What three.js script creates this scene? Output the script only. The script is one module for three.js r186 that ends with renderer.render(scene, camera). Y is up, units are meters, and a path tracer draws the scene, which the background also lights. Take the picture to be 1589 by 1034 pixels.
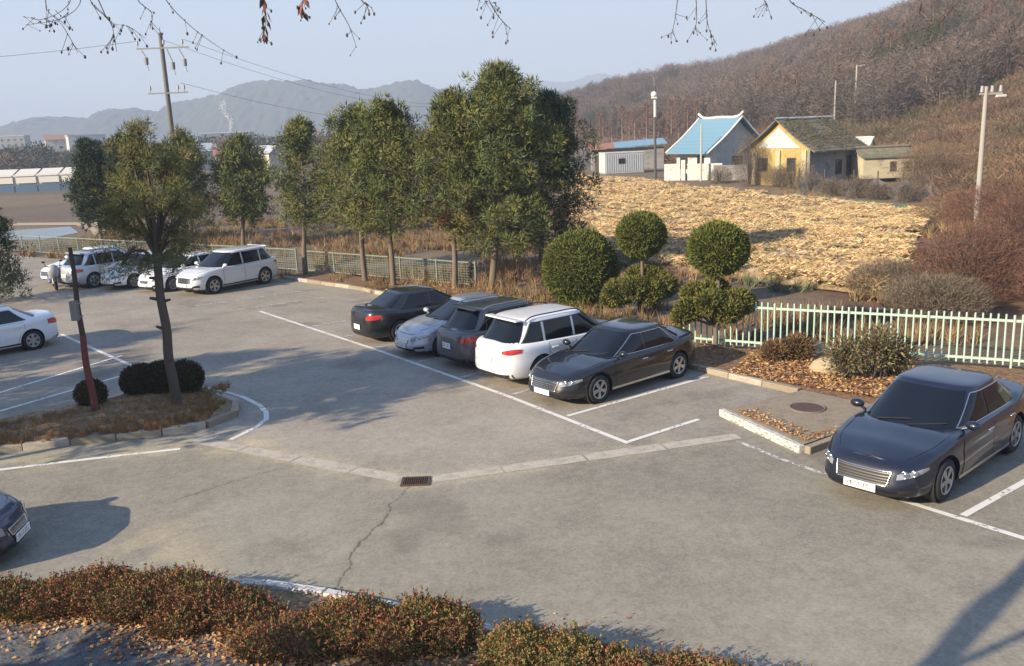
import * as THREE from 'three';
import { mergeGeometries, mergeVertices, toCreasedNormals } from 'three/addons/utils/BufferGeometryUtils.js';
import { RoundedBoxGeometry } from 'three/addons/geometries/RoundedBoxGeometry.js';
import { Brush, Evaluator, SUBTRACTION } from 'three-bvh-csg';

// ---------- camera, sky, sun, exposure ----------
const scene = new THREE.Scene();
const CAM_Y = 6.16;
const camera = new THREE.PerspectiveCamera(2 * Math.atan(517 / 1386) * 180 / Math.PI, 1024 / 666, 0.1, 9000);
camera.position.set(0, CAM_Y, 0);
camera.rotation.order = 'YXZ';
camera.rotation.set(-0.2206, 0, -0.04);
const renderer = new THREE.WebGLRenderer({ antialias: true });
renderer.setSize(1024, 666);
renderer.toneMapping = THREE.LinearToneMapping;
renderer.toneMappingExposure = 2.25;
renderer.shadowMap.enabled = true;

const SHADOW = new THREE.Vector2(0.83, -0.557).normalize();          // ground direction the shadows run
const ELEV = 24 * Math.PI / 180;
const SUN = new THREE.Vector3(-SHADOW.x * Math.cos(ELEV), Math.sin(ELEV), -SHADOW.y * Math.cos(ELEV));
const sun = new THREE.DirectionalLight(new THREE.Color(1, 0.83, 0.60), 5);
sun.position.copy(SUN).multiplyScalar(120).add(new THREE.Vector3(0, 0, -30));
sun.target.position.set(0, 0, -30);
sun.castShadow = true; sun.shadow.radius = 1; sun.shadow.mapSize.set(4096, 4096);
Object.assign(sun.shadow.camera, { left: -70, right: 70, top: 60, bottom: -60, near: 1, far: 320 });
scene.add(sun, sun.target);
{
  const w = 512, h = 256, d = new Float32Array(w * h * 4), c = new THREE.Color();
  const stops = [[-1, [.20, .20, .20]], [-.02, [.235, .26, .275]], [0, [.355, .385, .395]], [.06, [.318, .362, .402]], [.14, [.28, .338, .425]], [.35, [.19, .28, .45]], [1, [.10, .17, .34]]];
  for (let j = 0; j < h; j++) {
    const y = Math.sin(((j + .5) / h - .5) * Math.PI);
    let k = 0; while (k < stops.length - 2 && y > stops[k + 1][0]) k++;
    const t = Math.min(1, Math.max(0, (y - stops[k][0]) / (stops[k + 1][0] - stops[k][0])));
    for (let i = 0; i < w; i++) {
      const o = (j * w + i) * 4;
      for (let q = 0; q < 3; q++) d[o + q] = stops[k][1][q] * (1 - t) + stops[k + 1][1][q] * t;
      d[o + 3] = 1;
    }
  }
  const tex = new THREE.DataTexture(d, w, h, THREE.RGBAFormat, THREE.FloatType);
  tex.mapping = THREE.EquirectangularReflectionMapping; tex.magFilter = THREE.LinearFilter; tex.needsUpdate = true;
  scene.background = tex; scene.environment = tex;
}
scene.fog = new THREE.FogExp2(0xb2c1d6, 0.0006);

// ---------- helpers ----------
function rng(seed) { let s = seed >>> 0; return () => { s = (s + 0x6D2B79F5) >>> 0; let t = s; t = Math.imul(t ^ (t >>> 15), t | 1); t ^= t + Math.imul(t ^ (t >>> 7), t | 61); return ((t ^ (t >>> 14)) >>> 0) / 4294967296; }; }
const TAB = (() => { const r = rng(77), a = new Float32Array(65536); for (let i = 0; i < a.length; i++) a[i] = r(); return a; })();
function vnoise(x, y) {
  const xi = Math.floor(x), yi = Math.floor(y); let fx = x - xi, fy = y - yi; fx = fx * fx * (3 - 2 * fx); fy = fy * fy * (3 - 2 * fy);
  const a = (xi & 255), b = ((xi + 1) & 255), c = (yi & 255) << 8, e = ((yi + 1) & 255) << 8;
  return (TAB[a | c] * (1 - fx) + TAB[b | c] * fx) * (1 - fy) + (TAB[a | e] * (1 - fx) + TAB[b | e] * fx) * fy;
}
function fbm(x, y, o = 4) { let s = 0, a = .5, n = 0; for (let i = 0; i < o; i++) { s += a * vnoise(x, y); n += a; x = x * 2.03 + 17.3; y = y * 2.03 + 9.1; a *= .5; } return s / n; }
const smooth = (a, b, x) => { const t = Math.min(1, Math.max(0, (x - a) / (b - a))); return t * t * (3 - 2 * t); };
const lerp = (a, b, t) => a + (b - a) * t;
const V = (x, y, z) => new THREE.Vector3(x, y, z);
const usedNames = new Map();
function numbered(n) { const k = usedNames.get(n) || 0; usedNames.set(n, k + 1); return k ? `${n}_${String(k).padStart(3, '0')}` : n; }
function shade(o) { o.traverse(m => { if (m.isMesh) { m.castShadow = true; m.receiveShadow = true; } }); return o; }
function thing(name, label, category, pos = [0, 0, 0], turn = 0, group) {
  const o = new THREE.Group(); o.name = numbered(name); o.position.set(...pos); o.rotation.y = turn;
  o.userData = { label, category }; if (group) o.userData.group = group; scene.add(o); return o;
}
function part(name, geo, m, parent) { const o = new THREE.Mesh(geo, m); o.name = name; o.castShadow = o.receiveShadow = true; parent.add(o); return o; }
function solo(name, geo, m, label, category, group, kind) {
  const o = new THREE.Mesh(geo, m); o.name = numbered(name); o.castShadow = o.receiveShadow = true;
  o.userData = { label, category }; if (group) o.userData.group = group; if (kind) o.userData.kind = kind; scene.add(o); return o;
}
function struct(name, geo, m, label) { const o = geo ? new THREE.Mesh(geo, m) : new THREE.Group(); o.name = numbered(name); o.castShadow = o.receiveShadow = true; o.userData = { kind: 'structure', label, category: name.replace(/_/g, ' ').split(' ').slice(-1)[0] }; scene.add(o); return o; }
function dup(src, label, pos, turn = 0, s = 1) {
  const o = src.clone(); o.name = numbered(src.name.replace(/_\d{3}$/, '')); o.userData = { ...src.userData, label }; o.position.set(...pos); o.rotation.y = turn;
  if (Array.isArray(s)) o.scale.set(...s); else o.scale.setScalar(s); scene.add(o); return o;
}
const C = (r, g, b) => new THREE.Color().setRGB(r, g, b);
const mat = (c, rough = .8, o = {}) => new THREE.MeshStandardMaterial({ color: c, roughness: rough, ...o });
function box(w, h, d, x = 0, y = 0, z = 0, ry = 0, rz = 0, rx = 0) { const g = new THREE.BoxGeometry(w, h, d); if (rx) g.rotateX(rx); if (rz) g.rotateZ(rz); if (ry) g.rotateY(ry); return g.translate(x, y, z); }
function rbox(w, h, d, r, x = 0, y = 0, z = 0, ry = 0) { const g = new RoundedBoxGeometry(w, h, d, 2, r); if (ry) g.rotateY(ry); return g.translate(x, y, z); }
function bar(a, b, r0, r1 = r0, seg = 6) {                     // tapered round bar from a to b
  const d = V().subVectors(b, a), L = d.length(), g = new THREE.CylinderGeometry(r1, r0, L, seg, 1, false);
  g.translate(0, L / 2, 0); g.applyQuaternion(new THREE.Quaternion().setFromUnitVectors(V(0, 1, 0), d.normalize())); return g.translate(a.x, a.y, a.z);
}
function limb(pts, r0, r1, seg = 8) {                              // a bent tapered tube through pts
  const c = new THREE.CatmullRomCurve3(pts), n = Math.max(4, pts.length * 3), fr = c.computeFrenetFrames(n, false), P = [], I = [];
  for (let i = 0; i <= n; i++) { const p = c.getPoint(i / n), r = lerp(r0, r1, i / n); for (let j = 0; j < seg; j++) { const a = j / seg * Math.PI * 2, q = Math.cos(a) * r, w = Math.sin(a) * r, N = fr.normals[i], B = fr.binormals[i]; P.push(p.x + N.x * q + B.x * w, p.y + N.y * q + B.y * w, p.z + N.z * q + B.z * w); } }
  for (let i = 0; i < n; i++) for (let j = 0; j < seg; j++) { const a = i * seg + j, b = i * seg + (j + 1) % seg; I.push(a, b, a + seg, b, b + seg, a + seg); }
  const tip = P.length / 3, e = c.getPoint(1); P.push(e.x, e.y, e.z); for (let j = 0; j < seg; j++) I.push(n * seg + j, n * seg + (j + 1) % seg, tip);
  const g = new THREE.BufferGeometry(); g.setAttribute('position', new THREE.Float32BufferAttribute(P, 3)); g.setIndex(I); g.computeVertexNormals(); return g;
}
const plain = g => { const q = g.index ? g.toNonIndexed() : g; for (const k of Object.keys(q.attributes)) if (k !== 'position' && k !== 'normal') q.deleteAttribute(k); return q; };
const merge = l => mergeGeometries(l.map(plain));
function grid(nu, nv, f) {                                         // f(u, v) -> [x, y, z]
  const P = [], U = [], I = [];
  for (let j = 0; j <= nv; j++) for (let i = 0; i <= nu; i++) { P.push(...f(i / nu, j / nv)); U.push(i / nu, j / nv); }
  for (let j = 0; j < nv; j++) for (let i = 0; i < nu; i++) { const a = j * (nu + 1) + i, b = a + 1, c = a + nu + 1, d = c + 1; I.push(a, b, d, a, d, c); }
  const g = new THREE.BufferGeometry(); g.setAttribute('position', new THREE.Float32BufferAttribute(P, 3)); g.setAttribute('uv', new THREE.Float32BufferAttribute(U, 2)); g.setIndex(I); g.computeVertexNormals(); return g;
}
function sheet(pts, y, uvScale = 1, hole) {                              // flat polygon on the ground, uv in metres
  const s = new THREE.Shape(pts.map(p => new THREE.Vector2(p[0], -p[1]))), g = (hole && s.holes.push(new THREE.Path(hole.map(p => new THREE.Vector2(p[0], -p[1])))), new THREE.ShapeGeometry(s, 12));
  const p = g.attributes.position, u = g.attributes.uv; for (let i = 0; i < p.count; i++) u.setXY(i, p.getX(i) * uvScale, p.getY(i) * uvScale);
  return g.rotateX(-Math.PI / 2).translate(0, y, 0);
}
function block(pts, y0, y1) { const s = new THREE.Shape(pts.map(p => new THREE.Vector2(p[0], -p[1]))); return new THREE.ExtrudeGeometry(s, { depth: y1 - y0, bevelEnabled: false }).rotateX(-Math.PI / 2).translate(0, y0, 0); }
function texture(w, h, f, rep, srgb = true) {
  const d = new Uint8Array(w * h * 4), o = [0, 0, 0]; for (let j = 0; j < h; j++) for (let i = 0; i < w; i++) { f(i / w, j / h, o, i, j); const k = (j * w + i) * 4; for (let q = 0; q < 3; q++) { let v = Math.min(1, Math.max(0, o[q])); if (srgb) v = v <= .0031308 ? v * 12.92 : 1.055 * Math.pow(v, 1 / 2.4) - .055; d[k + q] = v * 255; } d[k + 3] = 255; }
  const t = new THREE.DataTexture(d, w, h); t.magFilter = THREE.LinearFilter; t.minFilter = THREE.LinearMipmapLinearFilter; t.wrapS = t.wrapT = THREE.RepeatWrapping; if (rep) t.repeat.set(...rep); if (srgb) t.colorSpace = THREE.SRGBColorSpace; t.needsUpdate = true; return t;
}
// tile-able fbm for small textures
function tnoise(u, v, n) { const x = u * n, y = v * n, xi = Math.floor(x), yi = Math.floor(y); let fx = x - xi, fy = y - yi; fx = fx * fx * (3 - 2 * fx); fy = fy * fy * (3 - 2 * fy); const q = (a, b) => TAB[((a % n + n) % n) * 131 + ((b % n + n) % n) * 769 + n * 7 & 65535]; return lerp(lerp(q(xi, yi), q(xi + 1, yi), fx), lerp(q(xi, yi + 1), q(xi + 1, yi + 1), fx), fy); }
const tf = (u, v, n) => .5 * tnoise(u, v, n) + .28 * tnoise(u, v, n * 2) + .22 * tnoise(u, v, n * 4);
const grain = texture(256, 256, (u, v, o) => { const n = .5 * tf(u, v, 24) + .5 * tnoise(u, v, 128); o[0] = o[1] = o[2] = n; }, [1, 1], false);
const lumpy = texture(256, 256, (u, v, o) => { const n = tf(u, v, 8); o[0] = o[1] = o[2] = n; }, [1, 1], false);

// ---------- terrain ----------
const RIDGE = [[30, -560, 1], [52, -480, 6], [80, -400, 22], [128, -350, 28], [140, -250, 31], [150, -190, 40], [165, -110, 44], [190, -40, 44]];
function hillAt(x, z) {
  let best = 0;
  for (let i = 0; i < RIDGE.length - 1; i++) {
    const [ax, az, ah] = RIDGE[i], [bx, bz, bh] = RIDGE[i + 1], dx = bx - ax, dz = bz - az;
    const t = Math.min(1, Math.max(0, ((x - ax) * dx + (z - az) * dz) / (dx * dx + dz * dz))), px = ax + dx * t, pz = az + dz * t;
    const d = Math.hypot(x - px, z - pz), h = lerp(ah, bh, t) * (1 - smooth(0, 125, d));
    if (h > best) best = h;
  }
  return best;
}
function groundY(x, z) {
  let y = -0.06 + 0.95 * smooth(-48, -92, z) * smooth(-20, 8, x);
  y += hillAt(x, z) * (1 + .12 * (fbm(x * .03, z * .03, 3) - .5));
  y += 1.0 * smooth(14, 24, x) * smooth(-24, -32, z) * smooth(-52, -40, z);      // bank on the right, behind the red bushes
  const far = smooth(-60, -120, z); y += far * (fbm(x * .05, z * .05, 3) - .5) * .7;
  y -= .7 * smooth(7, 3.5, Math.hypot(x + 1.87, z + 15.4));                        // room for the drain pit under the asphalt
  return y;
}
{
  const xs = [], zs = [];
  for (let x = -3000; x < -300; x += 150) xs.push(x); for (let x = -300; x < -60; x += 12) xs.push(x); for (let x = -60; x < 80; x += 2) xs.push(x); for (let x = 80; x < 320; x += 6) xs.push(x); for (let x = 320; x <= 3000; x += 160) xs.push(x);
  for (let z = 120; z > 0; z -= 15) zs.push(z); for (let z = 0; z > -130; z -= 2) zs.push(z); for (let z = -130; z > -640; z -= 6) zs.push(z); for (let z = -640; z >= -4000; z -= 120) zs.push(z);
  const P = [], K = [], U = [], I = [];
  for (const z of zs) for (const x of xs) {
    P.push(x, groundY(x, z), z); U.push(x / 6, z / 6);
    const n = fbm(x * .09, z * .09, 4), n2 = fbm(x * .02 + 40, z * .02, 3), h = hillAt(x, z);
    let c = [.205, .15, .095];                                      // dry grass
    if (z < -55 && x < 0) c = n2 > .5 ? [.21, .15, .10] : [.165, .12, .085];
    if (z < -130) c = n2 > .52 ? [.13, .115, .08] : [.175, .135, .095];
    if (h > 1.2) c = [.15, .098, .072];
    if (x > 11 && z > -62 && z < -24 && h < 1.2) c = [.19, .115, .075];
    const m = .75 + .5 * n; K.push(c[0] * m, c[1] * m, c[2] * m);
  }
  const w = xs.length; for (let j = 0; j < zs.length - 1; j++) for (let i = 0; i < w - 1; i++) { const a = j * w + i; I.push(a, a + w + 1, a + 1, a, a + w, a + w + 1); }
  const g = new THREE.BufferGeometry(); g.setAttribute('position', new THREE.Float32BufferAttribute(P, 3)); g.setAttribute('color', new THREE.Float32BufferAttribute(K, 3)); g.setAttribute('uv', new THREE.Float32BufferAttribute(U, 2)); g.setIndex(I); g.computeVertexNormals();
  if (g.attributes.normal.getY(0) < 0) { const ix = g.index.array; for (let i = 0; i < ix.length; i += 3) { const t = ix[i]; ix[i] = ix[i + 1]; ix[i + 1] = t; } g.computeVertexNormals(); }
  const soil = texture(512, 512, (u, v, o) => { const n = tf(u, v, 16), m = tnoise(u, v, 128), k = .62 + .5 * n + .3 * (m - .5); o[0] = .78 * k; o[1] = .76 * k; o[2] = .72 * k; });
  struct('terrain', g, new THREE.MeshStandardMaterial({ vertexColors: true, map: soil, roughness: 1, bumpMap: lumpy, bumpScale: .06 }), 'dry brown grass and earth round the car park');
}
// far hills on the horizon: two ridges with depth
function farHill(pts, z0, depth, seed) {
  const n = 620, m = 64, x0 = pts[0][0], x1 = pts[pts.length - 1][0];
  const hAt = x => { let k = 0; while (k < pts.length - 2 && x > pts[k + 1][0]) k++; const t = smooth(0, 1, (x - pts[k][0]) / (pts[k + 1][0] - pts[k][0])); return lerp(pts[k][1], pts[k + 1][1], t); };
  return grid(n, m, (u, v) => { const x = lerp(x0, x1, u), s = Math.sin(Math.PI * Math.min(1, v * 1.02)); const rough = 8 * (fbm(x * .02 + seed, v * 6, 4) - .5) + 6 * (vnoise(x * .10 + seed, v * 26) - .3) + 4 * (vnoise(x * .26 + seed, v * 60) - .4); return [x, -2 + .93 * hAt(x) * Math.pow(s, .8) + (v > .02 && v < .98 ? rough : 0), z0 - depth * v]; });
}
const wooded = new THREE.MeshStandardMaterial({ color: C(.045, .052, .040), roughness: 1, bumpMap: lumpy, bumpScale: 2 });
struct('hills', farHill([[-1500, 30], [-1100, 42], [-930, 60], [-860, 46], [-760, 68], [-690, 60], [-640, 78], [-560, 62], [-540, 84], [-470, 92], [-420, 112], [-400, 113], [-330, 112], [-290, 104], [-230, 92], [-150, 104], [-90, 84], [0, 70], [120, 56], [300, 34]], -1350, 420, 3), wooded, 'wooded hills on the horizon behind the trees');
struct('hills', farHill([[-200, 60], [0, 110], [110, 190], [220, 180], [330, 205], [520, 150], [900, 120], [1500, 60]], -2900, 600, 9), wooded, 'pale distant mountains behind the wooded slope');

// ---------- car park ----------
const X0 = -36, Z0 = -60, SPAN = 54;                                // the asphalt map covers a square of 54 m
const CRACKS = [[[-1.87, -15.3], [-2.2, -14.4], [-2.3, -13.6], [-2.62, -12.6], [-2.55, -12.1], [-2.67, -11.3]], [[-6.2, -14.9], [-5.2, -15.9], [-4.4, -16.4]]];
const CHANNEL = [[-6.9, -18.25], [-1.87, -15.36], [4.5, -17.12]];
const segDist = (x, z, a, b) => { const dx = b[0] - a[0], dz = b[1] - a[1], t = Math.min(1, Math.max(0, ((x - a[0]) * dx + (z - a[1]) * dz) / (dx * dx + dz * dz))); return Math.hypot(x - a[0] - dx * t, z - a[1] - dz * t); };
const asphaltMap = texture(2048, 2048, (u, v, o, i, j) => {
  const x = X0 + u * SPAN, z = Z0 + v * SPAN;                      // v grows towards the camera
  const n1 = fbm(x * .22, z * .22, 3), n2 = fbm(x * 1.1 + 30, z * 1.1, 3), n3 = vnoise(x * 9, z * 9), sp = TAB[(i * 7919 + j * 104729) & 65535];
  let k = .238 * (.80 + .42 * (n1 - .5) + .34 * (n2 - .5) + .18 * (n3 - .5) + .36 * (sp - .5) + .2);
  const lower = x < -1.87 ? z > lerp(-15.36, -18.25, (-1.87 - x) / 5) : z > lerp(-15.36, -17.12, (x + 1.87) / 6.4);
  let r = 1.10, g = .985, b = .81;
  if (lower) { k *= .92; r = 1.075; g = .985; b = .79; }
  // tan grit: along the island front, round the drain and where the hedge sheds
  const dust = Math.max(smooth(.9, .1, segDist(x, z, [-11, -17.1], [-5.6, -17.7])), .8 * smooth(.7, .05, segDist(x, z, CHANNEL[0], CHANNEL[1])), .8 * smooth(.55, .05, segDist(x, z, CHANNEL[1], CHANNEL[2])), .75 * smooth(1.1, .1, segDist(x, z, [-6, -13.4], [-5, -12.2]))) * smooth(.42, .62, fbm(x * 1.7 + 9, z * 1.7, 3) + .12);
  k *= 1 + .32 * dust; r *= 1 + .06 * dust; b *= 1 - .16 * dust;
  // oil drips and tyre marks in the bays
  const bay = (x - 2.21) * .8 - (z + 17) * .6, along = (x - 2.21) * .6 + (z + 17) * .8;
  if (bay > .3 && bay < 5 && along < .2 && along > -14) { const q = ((-along / 2.14) % 1) - .5; k *= 1 - .2 * smooth(.34, .05, Math.abs(q)) * smooth(.45, .7, fbm(x * 2.1, z * 2.1, 3) + .1); }
  k *= 1 - .22 * smooth(.66, .8, fbm(x * .7 + 80, z * .7 + 3, 3));
  for (const c of CRACKS) for (let q = 0; q < c.length - 1; q++) { const w = (c === CRACKS[0] ? .006 : .0) + .012 * vnoise(x * 8, z * 8), d = segDist(x + .12 * (vnoise(x * 5, z * 5) - .5), z, c[q], c[q + 1]); if (d < w) k *= .42; else if (d < .1) k *= 1 - .1 * (1 - d / .1); }
  o[0] = k * r; o[1] = k * g; o[2] = k * b;
});
asphaltMap.wrapS = asphaltMap.wrapT = THREE.ClampToEdgeWrapping;
const asphalt = new THREE.MeshStandardMaterial({ map: asphaltMap, roughness: .93, bumpMap: asphaltMap, bumpScale: .012 });
const LOT = [[-36, -58.5], [-30, -54.6], [-10.4, -40.8], [-6.24, -36.86], [6.58, -19.79], [10.6, -17.3], [14.5, -12.5], [17.8, -7], [17.8, -6.2], [6, -7.2], [3, -8.7], [0, -10.0], [-2.45, -11.2], [-3.82, -11.67], [-6, -11.95], [-9, -11.6], [-20, -11.4], [-36, -11.4]];
const inLot = (x, z) => { let c = false; for (let i = 0, j = LOT.length - 1; i < LOT.length; j = i++) { const [ax, az] = LOT[i], [bx, bz] = LOT[j]; if ((az > z) !== (bz > z) && x < (bx - ax) * (z - az) / (bz - az) + ax) c = !c; } return c; };
const lotGeo = sheet(LOT, 0, 1, [[-2.08, -15.53], [-1.66, -15.53], [-1.66, -15.19], [-2.08, -15.19]]);
{ const p = lotGeo.attributes.position, u = lotGeo.attributes.uv; for (let i = 0; i < p.count; i++) u.setXY(i, (p.getX(i) - X0) / SPAN, (p.getZ(i) - Z0) / SPAN); }
const lot = struct('parking_lot', lotGeo, asphalt, 'bleached grey asphalt of the car park');
// painted lines
const paintTex = texture(256, 256, (u, v, o) => { const n = tf(u, v, 12), m = tnoise(u, v, 64); const wear = smooth(.60, .74, n * .75 + m * .25); const k = lerp(.60 + .08 * m, .22, wear); o[0] = k; o[1] = k * .98; o[2] = k * .93; });
const paint = new THREE.MeshStandardMaterial({ map: paintTex, roughness: .85 });
const paintWorn = new THREE.MeshStandardMaterial({ map: texture(256, 256, (u, v, o) => { const n = tf(u, v, 16), m = tnoise(u, v, 64); const wear = smooth(.42, .60, n * .7 + m * .3); const k = lerp(.52, .20, wear); o[0] = k; o[1] = k * .98; o[2] = k * .92; }), roughness: .9 });
function ribbon(pts, w, y) {
  const P = [], U = [], I = []; let s = 0;
  pts.forEach((p, i) => { const a = pts[Math.max(0, i - 1)], b = pts[Math.min(pts.length - 1, i + 1)], L = Math.hypot(b[0] - a[0], b[1] - a[1]), nx = -(b[1] - a[1]) / L, nz = (b[0] - a[0]) / L; if (i) s += Math.hypot(p[0] - pts[i - 1][0], p[1] - pts[i - 1][1]); P.push(p[0] + nx * w / 2, y, p[1] + nz * w / 2, p[0] - nx * w / 2, y, p[1] - nz * w / 2); U.push(s / 1.6, 0, s / 1.6, w / 1.6); });
  for (let i = 0; i < pts.length - 1; i++) { const a = i * 2; I.push(a, a + 2, a + 1, a + 1, a + 2, a + 3); }
  const g = new THREE.BufferGeometry(); g.setAttribute('position', new THREE.Float32BufferAttribute(P, 3)); g.setAttribute('uv', new THREE.Float32BufferAttribute(U, 2)); g.setIndex(I); g.computeVertexNormals();
  if (g.attributes.normal.getY(0) < 0) { const ix = g.index.array; for (let i = 0; i < ix.length; i += 3) { const t = ix[i]; ix[i] = ix[i + 1]; ix[i + 1] = t; } g.computeVertexNormals(); }
  return g;
}
const BAYS = [[2.21, -17], [1.1, -18.81], [-.18, -20.6], [-1.49, -22.35], [-2.81, -24.15], [-4.2, -26.1], [-5.5, -27.8], [-6.9, -29.6]];
part('painted_line', ribbon([[2.24, -16.95], [-.18, -20.6], [-4.2, -26.1], [-9.4, -32.9]], .12, .006), paint, lot);
BAYS.forEach((b, i) => { const L = i === 0 ? 2.15 : 4.7; part('painted_line', ribbon([[b[0] + .05, b[1] - .04], [b[0] + .8 * L, b[1] - .585 * L]], .11, .008), i < 2 ? paint : paintWorn, lot); });
for (const q of [[[-13.9, -22.0], [-12.47, -25.21], [-11.9, -26.5]], [[-12.75, -20.75], [-10.6, -24.5]], [[-11.4, -19.3], [-10.2, -21.8]], [[-15.5, -30.1], [-13.88, -28.29], [-10.37, -24.39], [-9.3, -23.3]], [[-10.8, -16.72], [-10.34, -16.86], [-8.6, -17.32], [-7.0, -17.69]]]) part('painted_line', ribbon(q, .12, .006), paint, lot);
part('painted_line', ribbon([[-9.4, -23.35], [-8.44, -22.73], [-7.47, -22.05], [-6.75, -21.4], [-6.15, -20.65], [-5.83, -20.05], [-5.68, -19.5], [-5.76, -19.0], [-5.9, -18.6], [-6.1, -18.15]], .12, .006), paint, lot);
part('painted_line', ribbon([[6.3, -13.72], [6.57, -13.35], [7.46, -12.18], [10, -9]], .12, .006), paint, lot);
part('painted_line', ribbon([[6.98, -13.02], [8.58, -14.2], [10.6, -15.7]], .12, .008), paint, lot);
part('painted_line', ribbon([[4.4, -16.8], [4.95, -15.75], [5.7, -14.6]], .1, .006), paintWorn, lot);
for (const q of [[[-7.4, -35.4], [-10.6, -33.2]], [[-8.7, -37.2], [-12.4, -34.6]]]) part('painted_line', ribbon(q, .1, .006), paintWorn, lot);

// concrete drain channels and the grating where they meet
const concreteTex = texture(512, 512, (u, v, o) => { const n = tf(u, v, 6), m = tnoise(u, v, 96), s = smooth(.6, .75, tf(u + .3, v, 10)); const k = .38 * (.78 + .35 * n + .25 * (m - .5)) * (1 - .16 * s); o[0] = k * 1.08; o[1] = k * .97; o[2] = k * .80; });
const concrete = new THREE.MeshStandardMaterial({ map: concreteTex, roughness: .92, bumpMap: grain, bumpScale: .01 });
const chan = struct('drain_channel', null, null, 'pale concrete drainage strips meeting in a shallow V across the asphalt');
for (let s = 0; s < 2; s++) {
  const a = CHANNEL[s], b = CHANNEL[s + 1], L = Math.hypot(b[0] - a[0], b[1] - a[1]), n = Math.round(L / 1.6);
  for (let k = 0; k < n; k++) { const t0 = k / n + .003, t1 = (k + 1) / n - .003; const c0 = s === 0 && k === n - 1 ? 1 - .30 / L : t1, c1 = s === 1 && k === 0 ? .30 / L : t0; part('concrete_slab', ribbon([[lerp(a[0], b[0], c1), lerp(a[1], b[1], c1)], [lerp(a[0], b[0], c0), lerp(a[1], b[1], c0)]], .36 + .02 * ((k * 7 % 3) - 1), .005 + .001 * (k % 2)), concrete, chan); }
}
{
  const rust = mat(C(.085, .052, .036), .9, { metalness: .2, bumpMap: lumpy, bumpScale: .01 });
  const gt = thing('drain_grate', 'rusty iron drain grating where the two concrete strips meet', 'drain grate', [-1.87, 0, -15.36], 0);
  gt.scale.set(.85, 1, .85); part('frame', merge([box(.62, .02, .05, 0, .012, -.22), box(.62, .02, .05, 0, .012, .22), box(.05, .02, .39, -.285, .012, 0), box(.05, .02, .39, .285, .012, 0)]), rust, gt);
  for (let k = 0; k < 11; k++) part('grate_bar', box(.022, .016, .386, -.23 + k * .046, .012, 0), rust, gt);
  part('pit', merge([box(.56, .03, .46, 0, -.45, 0), box(.56, .45, .03, 0, -.22, -.215), box(.56, .45, .03, 0, -.22, .215), box(.03, .45, .40, -.265, -.22, 0), box(.03, .45, .40, .265, -.22, 0)]), mat(C(.20, .17, .14), 1), gt);
}
// ---------- kerbs, beds, island ----------
const kerbMats = [0, 1, 2].map(k => { const t = concreteTex.clone(); t.repeat.set(.7, .7); t.offset.set(k * .31, k * .17); t.needsUpdate = true; return new THREE.MeshStandardMaterial({ map: t, color: [0xffffff, 0xe8e4dc, 0xd6d0c6][k], roughness: .9, bumpMap: grain, bumpScale: .008 }); });
const kerbGeo = new Map();
function kerb(owner, pts, h = .14, w = .16, stone = 1, painted) {
  const c = new THREE.CatmullRomCurve3(pts.map(p => V(p[0], 0, p[1])), false, 'catmullrom', .05), L = c.getLength(), n = Math.round(L / stone);
  for (let k = 0; k < n; k++) {
    const a = c.getPointAt(k / n), b = c.getPointAt((k + 1) / n), d = a.distanceTo(b), key = `${d.toFixed(2)}_${h}_${w}`;
    if (!kerbGeo.has(key)) kerbGeo.set(key, rbox(d - .012, h + .1, w, .02, 0, 0, 0));
    const s = part('kerb_stone', kerbGeo.get(key), painted || kerbMats[(k * 5 + 1) % 3], owner);
    s.position.set((a.x + b.x) / 2, (h - .1) / 2 + ((k * 37 % 5) - 2) * .002, (a.z + b.z) / 2); s.rotation.y = Math.atan2(-(b.z - a.z), b.x - a.x) + ((k * 53 % 7) - 3) * .003;
  }
}
const whiteKerb = new THREE.MeshStandardMaterial({ map: texture(256, 256, (u, v, o) => { const n = tf(u, v, 10), w = smooth(.56, .72, n); const k = lerp(.52, .22, w); o[0] = k; o[1] = k * .97; o[2] = k * .90; }), roughness: .85 });
const soilTex = texture(512, 512, (u, v, o) => { const n = tf(u, v, 10), m = tf(u + .4, v + .2, 40); const k = .6 + .55 * (n - .5) + .9 * (m - .5); o[0] = .235 * k * 1.5; o[1] = .155 * k * 1.5; o[2] = .085 * k * 1.5; });
const drySoil = new THREE.MeshStandardMaterial({ map: soilTex, roughness: 1, bumpMap: lumpy, bumpScale: .05 });
const ISL = [[-14, -17.0], [-10.9, -17.95], [-8.43, -18.5], [-7.4, -18.78], [-6.8, -19.15], [-6.5, -19.7], [-6.5, -20.3], [-6.85, -20.95], [-7.5, -21.5], [-8.14, -21.9], [-9.0, -22.2]];
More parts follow.
